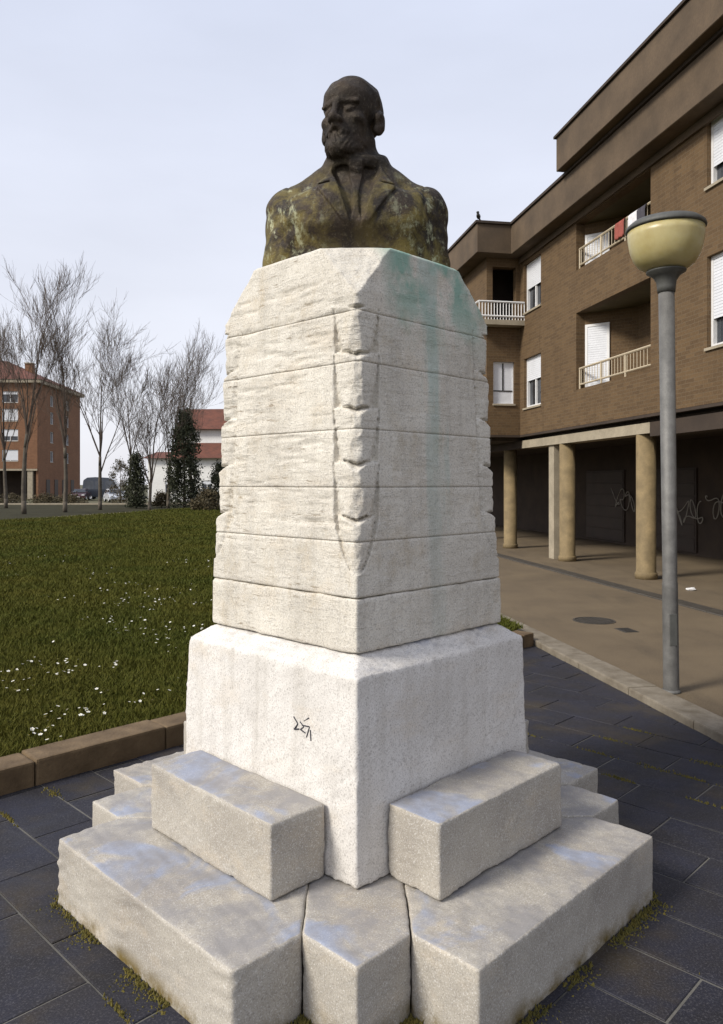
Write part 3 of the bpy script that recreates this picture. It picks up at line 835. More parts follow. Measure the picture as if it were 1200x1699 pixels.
# eaves: fascia ring and soffit, attic block above the near part
def ring(n0, t_near, t_far): return [(t_near, n0), (t_far, n0), (t_far, n0-6), (t_near, n0-6)]
EV = .42
MB().prism([(T0-.4, EV), (TI-EV, EV), (TI-EV, 1.0+EV), (TE, 1.0+EV), (TE, -9), (T0-.4, -9)], ZE, ZE+.80).build('eaves_fascia', M['fascia'], bld, bevel=.012, seg=1)
MB().prism([(T0-.4, EV+.05), (TI-EV-.05, EV+.05), (TI-EV-.05, 1.05+EV), (TE, 1.05+EV), (TE,-9), (T0-.4,-9)], ZE+.803, ZE+.87).build('roof_edge', M['dark_wall'], bld)
MB().prism([(T0-.5, EV+.24), (18.1, EV+.24), (18.1, -9), (T0-.5, -9)], ZE+.874, 10.05).build('attic_block', M['fascia'], bld, bevel=.012, seg=1)
MB().prism([(T0-.55, EV+.29), (18.15, EV+.29), (18.15, -9), (T0-.55, -9)], 10.053, 10.11).build('roof_edge', M['dark_wall'], bld)
MB().prism([(T0, .06), (TI-.05, .06), (TI-.05, .003), (T0, .003)], ZE-.16, ZE-.003).build('cornice', M['fascia'], bld)
# projecting wing beyond the inner corner: return wall faces the street end, then the far facade
ret = lambda s, d, z: (TI+d, s, z)
ret2 = lambda s, d, z: (TI+d, -s, z)
wall_plane('return_wall', M['brick'], -.995, .20, ZB, ZE+.2, [(-.80,-.17,4.27,5.46), (-.82,-.12,6.62,8.15)], ret2)
def pale_window(s0, s1, z0, z1):
    w = MB()
    for a_, b_, c_, d_ in ((s0+.002,s0+.03,z0+.002,z1-.002),(s1-.03,s1-.002,z0+.002,z1-.002),(s0+.03,s1-.03,z0+.002,z0+.03),(s0+.03,s1-.03,z1-.03,z1-.002)): w.box(TI+.07,TI+.12,-b_,-a_,c_,d_)
    o = w.build('window', M['white_paint'], bld); zm = z0+(z1-z0)*.33; sm = (s0+s1)/2
    x = MB(); x.box(TI+.075,TI+.115,-sm-.02,-sm+.02,zm,z1-.03); x.box(TI+.075,TI+.115,-s1+.03,-s0-.03,zm-.035,zm-.001); x.build('glazing_bar', M['dark_frame'], o)
    for a_, b_, c_, d_ in ((s0+.03,sm-.02,zm,z1-.03),(sm+.02,s1-.03,zm,z1-.03),(s0+.03,s1-.03,z0+.03,zm-.035)): MB().box(TI+.09,TI+.10,-b_,-a_,c_,d_).build('curtained_pane', M['shutter'], o)
    MB().box(TI-.04,TI+.06,-s1-.02,-s0+.02,z0-.05,z0-.002).build('sill', M['concrete'], o)
pale_window(-.80, -.17, 4.27, 5.46)
wall_plane('wing_wall', M['brick'], TI+.22, TE, ZB, ZE+.2, [(24,25.4,4.3,5.7),(24,25.4,7.0,8.2),(28,29.4,4.3,5.7),(28,29.4,7.0,8.2),(33,34.4,4.3,5.7),(33,34.4,7.0,8.2)], main_place(1.0))
for t in (24, 28, 33):
    shutter_window('window', t, t+1.4, 4.3, 5.7, main_place(1.0), .5); shutter_window('window', t, t+1.4, 7.0, 8.2, main_place(1.0), .3)
MB().box(TI-.34, TI-.002, -.05, 1.36, 6.44, 6.58).build('balcony_slab', M['concrete'], bld)
rl = MB()
for z in (6.68, 7.08): rl.tube((TI-.31,.0,z),(TI-.31,1.33,z), .03, n=6)
rl.tube((TI-.31,1.33,7.08),(TI,1.33,7.08), .03, n=6); rl.tube((TI-.31,1.33,6.68),(TI,1.33,6.68), .03, n=6)
ro = rl.build('railing', M['white_paint'], bld)
s = 0.
while s < 1.34: MB().tube((TI-.31,s,6.58),(TI-.31,s,7.08), .014, n=4).build('baluster', M['white_paint'], ro); s += .088
MB().box(TI+.225, TI+1.29, -.9, .75, 6.30, 6.42).build('balcony_floor', M['concrete'], bld)
# body behind, floor slab over the arcade, arcade
MB().prism([(T0,-1.15),(TI+1.3,-1.15),(TI+1.3,.7),(TE,.7),(TE,-9),(T0,-9)], ZB+.03, ZE-.004).build('building_core', M['dark_wall'], bld)
MB().prism([(T0,-.30),(TI+.4,-.30),(TI+.4,.70),(TE,.70),(TE,-9),(T0,-9)], 3.24, ZB+.026).build('floor_slab', M['dark_wall'], bld)
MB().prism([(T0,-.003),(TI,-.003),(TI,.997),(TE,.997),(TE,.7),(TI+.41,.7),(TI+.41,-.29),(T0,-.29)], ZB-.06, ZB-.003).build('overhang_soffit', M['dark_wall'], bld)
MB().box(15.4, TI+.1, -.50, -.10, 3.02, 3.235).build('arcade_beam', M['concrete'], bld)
MB().box(T0, 15.39, -.50, -.10, 2.95, 3.235).build('arcade_beam', M['dark_wall'], bld)  # same beam, shade under the overhang put into a dark colour
MB().box(TI+.11, TE, -.50, -.10, 3.02, 3.235).build('arcade_beam', M['dark_wall'], bld)  # beam under the wing, its shade coloured in as well
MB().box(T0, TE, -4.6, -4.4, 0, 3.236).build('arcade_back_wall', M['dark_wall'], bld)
for t in (5.2, 9.0, 12.6, 16.4, 20.2, 24.0):
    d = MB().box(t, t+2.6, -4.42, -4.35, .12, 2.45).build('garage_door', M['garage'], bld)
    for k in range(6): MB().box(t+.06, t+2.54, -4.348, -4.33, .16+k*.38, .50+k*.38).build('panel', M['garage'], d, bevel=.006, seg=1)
for t in (15.87, 19.54, 23.47, 27.2, 31.0, 12.2, 8.6, 5.0):
    cb = MB().lathe([(0,.04),(.225,.04),(.225,.16),(.198,.19),(.198,3.019),(0,3.019)], 20).build('column', M['column'], bld, loc=(t,-.30,0))
    for p in cb.data.polygons: p.use_smooth = len(p.vertices) == 4 and abs(p.normal.z) < .3
MB().box(20.05, 20.36, -.44, -.16, .04, 3.017).build('pier', M['concrete'], bld, bevel=.01)
# graffiti on the arcade wall
for (t, z, ph) in ((19.6, 1.45, .3), (24.6, 1.5, 1.7), (21.1, 1.2, 2.9)):
    gm = MB(); last = None
    for k in range(70):
        a_ = k*.19; q = (t-.018*k+.20*math.sin(a_*1.9+ph), -4.322, z+.24*math.sin(a_*1.3+ph)+.13*math.cos(a_*2.9))
        if last: gm.tube(last, q, .015, n=5)
        last = q
    gm.build('graffiti', M['graffiti'], bld)
af = MB().prism([(T0-3,-9),(70,-9),(70,.68),(T0-3,.68)], -.055, .045).build('arcade_floor', M['walk']); af.location = BP; af.rotation_euler = (0,0,BROT); tag(af, kind='structure')
ak = thing('arcade_kerb', None, None, BP, BROT); tag(ak, kind='structure')
t = -5.
while t < 50:
    MB().box(t+.004, t+.996,   .684, .995, -.05, .05+random.uniform(-.003,.003)).build('kerb_stone', M['iron'], ak, bevel=.012, seg=1); t += 1.
# roof bird and washing on the upper loggia rail
bp = bw(TI-EV+.02, 1.0+EV-.05, ZE+.87)
bm_ = MB()
bird = thing('perched_bird', 'small dark bird perched on the roof corner of the brick block', 'bird', bp, BROT+2.6)
bmh = bmesh.new(); bmesh.ops.create_icosphere(bmh, subdivisions=3, radius=1.)
for v in bmh.verts:
    x, y, z = v.co
    taper = 1-.55*max(0, -x)
    v.co = (x*.125-(.05 if x < -.8 else 0), y*.058*taper, .115+z*.065*taper+x*.03)
me = bpy.data.meshes.new('body'); bmh.to_mesh(me); bmh.free(); link('body', me, M['dark_frame'], bird, True)
MB().lathe([(0,.16),(.03,.165),(.043,.19),(.035,.222),(0,.235)], 10, .10, 0).build('head', M['dark_frame'], bird, True)
MB().tube((.14,0,.195),(.175,0,.188), .012, .002, 5).build('beak', M['dark_frame'], bird)
MB().prism([(-.11,-.02),(-.11,.02),(-.25,.03),(-.25,-.03)], .075, .088).build('tail', M['dark_frame'], bird)
for s in (-1,1): MB().tube((.01,s*.02,.0),(.01,s*.02,.07), .006, n=4).build('leg', M['dark_frame'], bird)
def cloth(name, t0, t1, ztop, drop, mat, label):
    n, m = 14, 10; vs_ = []; fs = []
    for j in range(m+1):
        for i in range(n+1):
            f = i/n; t = t0+(t1-t0)*f; z = ztop+.035-(drop*j/m)
            off = .0 if j == 0 else .055+.025*math.sin(f*13+t0*7)*min(1, j/3)
            vs_.append((t, -.08+off if j else -.08, z+(0 if j else .004)))
    for j in range(m):
        for i in range(n): k = j*(n+1)+i; fs.append((k,k+1,k+n+2,k+n+1))
    me = bpy.data.meshes.new(name); me.from_pydata(vs_, [], fs); o = link(name, me, mat, smooth=True)
    o.location = BP; o.rotation_euler = (0,0,BROT); md = o.modifiers.new('thickness', 'SOLIDIFY'); md.thickness = .006
    return tag(o, label, 'laundry', 'washing hung on the upper loggia railing')
cloth('hung_cloth', 15.42, 15.72, 7.60, .42, simple('dark_cloth', (.05,.045,.06), .2, 9), 'dark cloth hung over the upper loggia railing')
cloth('hung_cloth', 15.78, 16.12, 7.60, .50, simple('white_cloth', (.72,.70,.72), .1, 9), 'white cloth hung over the upper loggia railing')
cloth('hung_cloth', 16.25, 16.62, 7.60, .38, simple('red_cloth', (.30,.07,.05), .2, 9), 'red cloth hung over the upper loggia railing')

# ---------------------------------------------------------------- street lamp
lp = Vector(bw(8.03, 4.09, .03)); lamp = thing('street_lamp', 'grey metal street lamp with yellowed bowl and dark flat cap by the kerb', 'street lamp', lp)
lamp.rotation_euler = (0, R(-.7), 0)
LS = 1.0
def lathe_part(name, prof, mat, n=32, parent=lamp):
    o = MB().lathe(prof, n).build(name, mat, parent, True); return o
lathe_part('pole', [(.0,0),(.072,0),(.072,.02),(.070,1.0),(.070,1.02),(.066,1.05),(.072,3.78),(0,3.78)], M['metalpole'])
lathe_part('base_ring', [(.0715,.0),(.085,.0),(.085,.012),(.076,.03),(.0725,.03)], M['metalpole'])
MB().box(-.035,.035,-.0735,-.064,.45,.75).build('hatch', M['capdark'], lamp, bevel=.006)
lathe_part('collar', [(.0,3.782),(.080,3.782),(.083,3.83),(.092,3.89),(.125,3.94),(.178,3.972),(.18,3.984),(0,3.984)], M['capdark'])
lathe_part('bowl', [(.02,3.986),(.11,3.986),(.19,4.002),(.255,4.045),(.300,4.115),(.328,4.20),(.343,4.30),(.345,4.365),(.30,4.368),(.02,4.368)], M['globe'], 40)
lathe_part('cap', [(.02,4.371),(.356,4.371),(.362,4.385),(.354,4.41),(.31,4.447),(.20,4.476),(.05,4.485),(0,4.485)], M['capdark'], 40)

# manhole covers and a paper scrap on the beige pavement
def manhole(t, n, r, label, sq=False):
    th = thing('manhole_cover', label, 'manhole', bw(t, n, .030), BROT, 'iron covers in the beige pavement')
    if sq:
        MB().box(-r,r,-r*.7,r*.7,-.03,.005).build('frame', M['iron'], th, bevel=.003, seg=1); MB().box(-r*.85,r*.85,-r*.55,r*.55,.0052,.010).build('lid', M['dark_frame'], th, bevel=.002, seg=1)
    else:
        MB().lathe([(r*.9,-.03),(r*.9,.006),(r,.006),(r,-.03)], 28).build('frame', M['iron'], th)
        MB().lathe([(0,-.03),(0,.004),(r*.88,.004),(r*.88,-.03)], 28).build('lid', M['dark_frame'], th)
        for k in range(-3,4): 
            w = math.sqrt(max(0,(r*.8)**2-(k*r*.22)**2)); MB().box(-w,w,k*r*.22-.012,k*r*.22+.012,.0043,.008).build('rib', M['iron'], th)
def px_ground(px, py, z):
    Yd = (EYE-z)*1260/(py-803); return Vector(((px-600)/1260*Yd, Yd, z))
def to_b(p): q = p-BP; return q.dot(D_), q.dot(N_)
manhole(*to_b(px_ground(986,1030,.03)), .30, 'larger round iron manhole cover in the beige pavement')
manhole(*to_b(px_ground(1040,1046,.03)), .15, 'small square iron cover in the beige pavement', True)
pp = px_ground(1147,980,.045)
bmh = bmesh.new(); bmesh.ops.create_icosphere(bmh, subdivisions=2, radius=.06)
for v in bmh.verts: v.co *= 1+.5*mnoise.noise(v.co*30); v.co.z = v.co.z*.5+.03; v.co.x *= 1.5
me = bpy.data.meshes.new('paper_scrap'); bmh.to_mesh(me); bmh.free()
tag(link('paper_scrap', me, M['white_paint'], loc=pp), 'crumpled white paper scrap on the arcade floor', 'litter')

# ---------------------------------------------------------------- trees
def bare_tree(base, height, lean, seed, first=.35, spread=.5, label='', fork=False):
    rs = random.Random(seed); tr = thing('bare_tree', label, 'tree', base, 0, 'bare trees along the road')
    trunk = MB(); crown = MB()
    def grow(p, d, L, r, lev):
        n = 4 if lev == 0 else 3; q = p
        pts = [(p, r)]
        for i in range(n):
            d = (d+Vector((rs.gauss(0,.05+.03*lev), rs.gauss(0,.05+.03*lev), .085 if lev else .03))).normalized()
            q = q+d*(L/n); pts.append((q, r*(1-.62*(i+1)/n)))
        for (a, ra), (b, rb) in zip(pts, pts[1:]):
            crown.tube(a, b, ra, rb, 5 if lev < 2 else 3, caps=False)
        if lev >= 4 or r < .007: return
        nb = [7,6,5,4][min(lev,3)]
        for k in range(nb):
            f = rs.uniform(.25, 1.0) if k else 1.0
            i = min(n-1, int(f*n)); a = pts[i][0].lerp(pts[i+1][0], f*n-i) if f < 1 else pts[-1][0]
            ra = pts[i][1]*.62
            ang = rs.uniform(.3, .75)*spread*2 if k else .15; az = rs.uniform(0, 6.283)
            side = d.orthogonal().normalized(); side.rotate(Matrix.Rotation(az, 3, d))
            dd = (d*math.cos(ang)+side*math.sin(ang)).normalized()
            grow(a, dd, L*rs.uniform(.45,.72), max(.010, ra*rs.uniform(.5,.8)), lev+1)
    th = height*first; r0 = height*.0115
    p = Vector((0,0,-.1)); d = Vector((lean,0,1)).normalized(); tp = [p]
    for i in range(6):
        d = (d+Vector((rs.gauss(0,.025), rs.gauss(0,.025), 0))).normalized(); tp.append(tp[-1]+d*(th/6))
    for i in range(6): trunk.tube(tp[i], tp[i+1], r0*(1.15-.06*i), r0*(1.15-.06*(i+1)), 8, caps=(i in (0,5)))
    trunk.build('trunk', M['bark'], tr, True)
    top = tp[-1]; nmain = 5 if fork else 4
    grow(tp[-1], d, height*.45, r0*.62, 0)
    for k in range(nmain):
        az = k*6.283/nmain+rs.uniform(-.5,.5); ang = rs.uniform(.25,.5)*spread*2
        dd = Vector((math.cos(az)*math.sin(ang), math.sin(az)*math.sin(ang), math.cos(ang)))
        i = rs.choice((4,5,6,6)); grow(tp[i], dd, height*rs.uniform(.28,.40), r0*rs.uniform(.38,.52), 1)
    crown.build('crown', M['twig'], tr, False)
    return tr
def at(px, Yd, z=0.): return ((px-600)/1260*Yd, Yd, z)
TREES = [  # px, depth, height, first, spread, fork, label
 (40, 50, 13.2, .40, .30, 'tall slender bare tree in front of the lit face of the far brick block'),
 (108, 53, 12.6, .36, .34, 'bare tree in front of the shaded side wall of the far brick block'),
 (166, 58, 12.0, .34, .50, 'wide bare tree with a thick trunk beside the dark van'),
 (213, 66, 10.8, .40, .36, 'thin bare tree above the small conifer'),
 (248, 56, 10.2, .25, .44, 'leaning forked bare tree in front of the white house wall'),
 (279, 62, 11.5, .34, .42, 'dense bare tree beside the ivy covered evergreen'),
 (318, 74, 12.8, .36, .42, 'bare tree with dense twigs in front of the red roofed house'),
 (10, 62, 12.4, .38, .34, 'bare tree beyond the road by the windows of the far brick block'),
]
for i, (px, Yd, hh, fi, sp, lab) in enumerate(TREES):
    bare_tree(at(px, Yd, .1), hh, .06 if i == 4 else random.uniform(-.02,.02), 40+i, fi, sp, lab, i in (4,2))

def leafy(name, label, cat, base, prof, nleaf, size, mat, seed, group=None):
    """prof: list of (z, radius) of the crown outline"""
    rs = np.random.default_rng(seed); th = thing(name, label, cat, base, 0, group)
    H = prof[-1][0]; zz_ = np.array([p[0] for p in prof]); rr_ = np.array([p[1] for p in prof])
    nc = max(30, nleaf//45); cz = rs.uniform(prof[0][0], H, nc); ca = rs.uniform(0, 6.283, nc)
    cr = np.interp(cz, zz_, rr_)*np.sqrt(rs.uniform(.1, 1.15, nc)); cc = np.stack([cr*np.cos(ca), cr*np.sin(ca), cz], 1)
    k = rs.integers(0, nc, nleaf); P = cc[k]+rs.normal(0, size*2.2, (nleaf,3))
    P[:,2] = np.maximum(P[:,2], size*.6)
    d1 = rs.normal(size=(nleaf,3)); d1 /= np.linalg.norm(d1,axis=1)[:,None]; d2 = np.cross(d1, rs.normal(size=(nleaf,3))); d2 /= np.linalg.norm(d2,axis=1)[:,None]
    s = size*rs.uniform(.6,1.4,(nleaf,1)); Vt = np.stack([P-d1*s, P+d2*s*.45, P+d1*s, P-d2*s*.45], 1).reshape(-1,3)
    me = np_mesh('crown', Vt, np.arange(nleaf*4).reshape(-1,4)); link('crown', me, mat, th)
    st = MB(); st.tube((0,0,-.1),(0,0,H*.75), max(.03,H*.018), .02, 7)
    for i in range(14):
        j = rs.integers(0,nc); c = cc[j]; st.tube((0,0,c[2]*.6),tuple(c), .02, .008, 4, caps=False)
    st.build('trunk', M['bark'], th, True); return th
leafy('evergreen_tree', 'dark ivy covered evergreen in front of the white house', 'tree', at(306,60,.1), [(0,1.0),(1.5,1.15),(4,1.05),(6,.75),(7.4,.25)], 9000, .11, M['leafdark'], 1)
leafy('conifer', 'small dark conifer beside the silver car', 'tree', at(226,62,.1), [(0,.85),(1.2,.8),(2.6,.5),(4.3,.1)], 4500, .10, M['leafdark'], 2)
leafy('shrub', 'dark shrub against the white house wall near the pedestal', 'shrub', at(367,58,.1), [(0,.7),(1.2,.75),(2.6,.5),(3.4,.15)], 3500, .10, M['leafdark'], 3)
leafy('hedge_bush', 'low brownish bush at the far edge of the lawn behind the evergreen', 'shrub', at(345,52,.12), [(0,.9),(.5,1.0),(1.0,.6),(1.2,.2)], 3200, .08, M['leafbrown'], 4)
leafy('hedge_bush', 'low bush at the lawn end beside the forked bare tree', 'shrub', at(268,64,.12), [(0,.8),(.4,.8),(.8,.5),(1.0,.15)], 2200, .08, M['leafbrown'], 5)
leafy('shrub', 'twiggy brown shrub between the thin tree and the dark van', 'shrub', at(200,78,.1), [(0,.9),(1.5,1.0),(3.2,.9),(4.2,.3)], 2600, .08, M['leafbrown'], 6)
for k, (px, lab) in enumerate(((20,'low hedge plant in front of the far arcade, under the slender tree'),(75,'low hedge plant below the brick block corner'),(120,'low hedge plant beside the dark red car'))):
    leafy('hedge_bush', lab, 'shrub', at(px,74,.1), [(0,1.3),(.3,1.3),(.6,.9),(.75,.3)], 2000, .08, M['leafbrown'], 20+k)

# ---------------------------------------------------------------- far brick block on the left
fb_ = thing('brick_block', 'orange brick apartment block with red hipped roof beyond the road', 'building', (-42.7,100,0), R(1.8))
WF, WS, EH = 26., 16.6, 15.3                   # local x: -WF..0 along the front, local y 0..WS along the side
fh = []
for i, x in enumerate((-4.5,-9.2,-14,-19)):
    for z in (6.3, 9.0, 11.65, 13.35 if False else 13.9): pass
rowsz = [(5.0,6.5),(7.65,9.2),(10.25,11.9),(12.7,14.2)]
cols = [(-4.6,-2.5),(-9.2,-7.1),(-14.,-12.),(-20.,-18.)]
fh = [(c0,c1_,z0,z1) for c0,c1_ in cols for z0,z1 in rowsz]
fpl = lambda s, d, z: (s, d, z)
wall_plane('front_wall', M['brick2'], -WF, 0, 4.0, EH, fh, fpl, .3, fb_)
spl_ = lambda s, d, z: (-d, s, z)
sh_ = [(4.5,5.7,z0,z1) for z0,z1 in rowsz]+[(10.5,11.7,z0,z1) for z0,z1 in rowsz]
wall_plane('side_wall', M['brick2'], .31, WS, 0, EH, sh_, spl_, .3, fb_)
for i, (c0,c1_,z0,z1) in enumerate(fh): shutter_window('window', c0, c1_, z0, z1, fpl, [.95,.6,.95,.25][rowsz.index((z0,z1))] if i < 4 else [.9,.5,.7,.3][i % 4], parent=fb_)
for i, (c0,c1_,z0,z1) in enumerate(sh_): shutter_window('window', c0, c1_, z0, z1, spl_, 0, parent=fb_)
MB().box(-WF, -.31, .31, WS-.01, 4.03, EH-.02).build('building_core', M['dark_wall'], fb_)
MB().box(-WF, -.31, 4.5, WS-.01, 0, 4.02).build('ground_floor_wall', M['dark_wall'], fb_)
MB().box(-WF, 0, -.02, .0, 3.75, 3.99).build('concrete_band', M['concrete'], fb_)
for x in (-1.0, -7, -13, -19): MB().box(x-.35, x+.35, .1, .8, 0, 3.99).build('pillar', M['concrete'], fb_, bevel=.03)
MB().box(-WF-.5, .5, -.5, WS+.5, EH+.003, EH+.45).build('eaves', M['concrete'], fb_)
rf = MB(); rf.add([(-WF-.6,-.6,EH+.453),(.6,-.6,EH+.453),(.6,WS+.6,EH+.453),(-WF-.6,WS+.6,EH+.453),(-WF+7,WS/2,EH+4.2),(-7.5,WS/2,EH+4.2)],
     [(0,1,5,4),(1,2,5),(2,3,4,5),(3,0,4),(3,2,1,0)])
ro = rf.build('roof', M['tiles'], fb_)
for x, y, z in ((-3.6,6.6,2.0),(-9.,8,4.0)):
    MB().box(x-.5,x+.5,y-.5,y+.5,EH+z-.6,EH+z+1.5).build('chimney', M['brick2'], ro); MB().box(x-.6,x+.6,y-.6,y+.6,EH+z+1.503,EH+z+1.65).build('chimney', M['concrete'], ro)
for y in (3.,6.,9.,12.5): MB().box(.002,.06,y,y+1.3,.1,2.6).build('door', M['garage'], fb_)

# ---------------------------------------------------------------- white house with red roofs
hs = thing('white_house', 'white rendered house with two tiers of red tiled roof behind the evergreen', 'house', (-24.2, 86, 0), R(-4))
hw = [(2.0,3.0,1.0,2.3),(7.8,8.8,3.3,4.3),(6.2,7.4,1.0,2.4),(10.,11.2,1.0,2.4)]
wall_plane('wall', M['housewhite'], 0, 14, 0, 4.9, hw, lambda s,d,z: (s,d,z), .25, hs)
MB().box(0, .25, .26, 9, 0, 4.9).build('wall', M['housewhite'], hs); MB().box(13.75, 14, .26, 9, 0, 4.9).build('wall', M['housewhite'], hs)
for q in hw: shutter_window('window', *q, lambda s,d,z: (s,d,z), .3, parent=hs)
def gable(x0,x1,y0,y1,z,h,name='roof'):
    mb = MB(); m = (y0+y1)/2
    mb.add([(x0,y0,z),(x1,y0,z),(x1,y1,z),(x0,y1,z),(x0,m,z+h),(x1,m,z+h)], [(0,1,5,4),(2,3,4,5),(1,2,5),(3,0,4),(3,2,1,0)])
    return mb.build(name, M['tiles'], hs)
gable(2.6,14.5,-.7,9.4,4.905,3.2)
MB().box(2.6,14,-.55,-.35,4.78,4.90).build('gutter', M['concrete'], hs)
MB().box(3.2,13.4,2.2,7.2,6.2,8.3).build('upper_wall', M['housewhite'], hs)
gable(2.7,13.9,1.5,7.9,8.303,2.6,'upper_roof')
MB().box(8.6,9.3,4.1,4.9,9.8,11.8).build('chimney', M['brick2'], hs)
gable(-.5,2.55,-.6,9.3,4.905,.9,'side_roof')

# ---------------------------------------------------------------- vehicles
def vehicle(name, label, cat, loc, rz, L, W, H, paint, kind='car'):
    v = thing(name, label, cat, loc, rz)
    if kind == 'car': low = [(-L/2,.30),(-L/2,.62),(-L/2+.1,.80),(-L*.28,.92),(L*.28,.90),(L/2-.25,.76),(L/2,.58),(L/2,.30)]; cab = [(-L*.44,.90),(-L*.33,H-.06),(-L*.22,H),(L*.05,H),(L*.12,H-.05),(L*.27,.90)]
    else: low = [(-L/2,.35),(-L/2,1.25),(L*.32,1.25),(L/2-.1,1.05),(L/2,.8),(L/2,.35)]; cab = [(-L/2+.02,1.25),(-L/2+.12,H-.35),(-L/2+.55,H-.04),(-L*.2,H+.02),(L*.1,H-.06),(L*.22,H-.3),(L*.36,1.25)]
    def side_extrude(poly, w0, w1, zlo, zhi):
        mb = MB(); n = len(poly)
        wz = lambda z: w0+(w1-w0)*max(0,min(1,(z-zlo)/(zhi-zlo)))
        mb.add([(x,-wz(z),z) for x,z in poly]+[(x,wz(z),z) for x,z in poly], [tuple(range(n)), tuple(range(2*n-1,n-1,-1))]+[(i,n+i,n+(i+1)%n,(i+1)%n) for i in range(n)])
        return mb
    side_extrude(low, W/2, W/2, 0, 1).build('body', paint, v, bevel=.05)
    zc = cab[0][1]; cabin = side_extrude(cab, W/2-.03, W/2-.20, zc, H).build('cabin', paint, v, bevel=.04)
    def glass_side(x0,x1,z0,z1,s,sl):
        wz = lambda z: (W/2-.03)+(-.17)*((z-zc)/(H-zc))
        MB().prism([(0,0),(1,0),(1,1),(0,1)],0,1)
        mb = MB(); P = [(x0,z0),(x1,z0),(x1-sl,z1),(x0+sl*.6,z1)]
        mb.add([(x,s*(wz(z)+.006),z) for x,z in P]+[(x,s*(wz(z)-.02),z) for x,z in P], [(0,1,2,3),(7,6,5,4),(0,4,5,1),(1,5,6,2),(2,6,7,3),(3,7,4,0)])
        mb.build('side_window', M['glass'], v)
    for s in (-1,1):
        if kind == 'car': glass_side(-L*.36,-L*.06,zc+.05,H-.10,s,.14); glass_side(-L*.05,L*.23,zc+.05,H-.10,s,.2)
        else:
            for k in range(3): glass_side(-L*.44+k*L*.24,-L*.44+k*L*.24+L*.21,zc+.08,H-.45,s,.05)
    def screen(p0, p1, nm):
        (xa,za),(xb,zb) = p0, p1; mb = MB(); w0 = W/2-.10; w1 = W/2-.26; d = Vector((xb-xa,0,zb-za)).normalized(); n = Vector((-d.z,0,d.x)); n = n if n.x*(xa) > 0 else -n
        A = Vector((xa,0,za))+d*.08+n*.05; B = Vector((xb,0,zb))-d*.06+n*.05
        mb.add([(A.x,-w0,A.z),(A.x,w0,A.z),(B.x,w1,B.z),(B.x,-w1,B.z)]+[(A.x-n.x*.04,-w0,A.z-n.z*.04),(A.x-n.x*.04,w0,A.z-n.z*.04),(B.x-n.x*.04,w1,B.z-n.z*.04),(B.x-n.x*.04,-w1,B.z-n.z*.04)],
               [(0,1,2,3),(7,6,5,4),(0,4,5,1),(1,5,6,2),(2,6,7,3),(3,7,4,0)]); mb.build(nm, M['glass'], v)
    screen(cab[-1], cab[-2], 'windscreen'); screen(cab[0], cab[1], 'rear_window')
    lampm = simple('headlight_lens', (.7,.7,.68), .05, 4, .2, 0)
    for s in (-1,1):
        MB().box(L/2-.06,L/2+.012,s*W*.36-.16,s*W*.36+.16,.60,.74).build('headlight', lampm, v, bevel=.02)
        MB().box(-L/2-.012,-L/2+.05,s*W*.40-.10,s*W*.40+.10,.62,.82).build('tail_light', simple('tail_light', (.3,.02,.02), .1, 4, .3, 0), v, bevel=.02)
        MB().box(L*.18,L*.18+.14,s*(W/2+.02)-.09,s*(W/2+.02)+.09,.94,1.06).build('mirror', paint, v, bevel=.03)
        for x in (-L*.31, L*.31):
            wh = MB(); wh.tube((x,s*(W/2-.19),.31),(x,s*(W/2+.005),.31), .31, n=20); w = wh.build('wheel', M['tyre'], v, bevel=.02)
            rm = MB(); rm.tube((x,s*(W/2-.0),.31),(x,s*(W/2+.015),.31), .19, n=14); rm.build('rim', M['shutter'], w)
    MB().box(L/2-.05,L/2+.02,-.26,.26,.38,.49).build('number_plate', M['white_paint'], v)
    return v
vehicle('parked_car', 'silver white parked car beside the small conifer', 'car', at(190,84,.0), R(-62), 4.1, 1.72, 1.45, carpaint('silver_paint', (.62,.64,.68)))
vehicle('parked_van', 'large dark van with rounded roof behind the silver white car', 'van', at(174,97,.0), R(8), 5.1, 2.0, 2.85, carpaint('dark_blue_paint', (.030,.036,.050)), 'van')
vehicle('parked_car', 'dark red parked car at the corner of the far brick block', 'car', at(134,93,.0), R(-80), 4.0, 1.7, 1.42, carpaint('dark_red_paint', (.06,.018,.022)))

# ---------------------------------------------------------------- grass, daisies, moss
def scatter_lawn(n, d0, d1, power=1.):
    out = []
    while len(out) < n:
        k = n
        y = d0*(d1/d0)**rng.random(k); lo = -.60*y-1.0; hi = np.minimum(.12*y+1, 2.2); x = lo+(hi-lo)*rng.random(k)
        qv = (x-MC.x)*V.x+(y-MC.y)*V.y; qn = (x-BP.x)*N_.x+(y-BP.y)*N_.y
        ll = np.where(y < 38, -24+5.7*(y+30)/68, np.where(y < 48, -18.3+2.6*(y-38)/10, -15.7+5.5*(y-48)/22))
        ok = (qv > KB+.25) & (qn > KN+.02) & (x > ll+.42) & (y < 69.5)
        out += list(zip(x[ok], y[ok]))
    return np.array(out[:n])
G = scatter_lawn(460000, 3.4, 69); n = len(G)
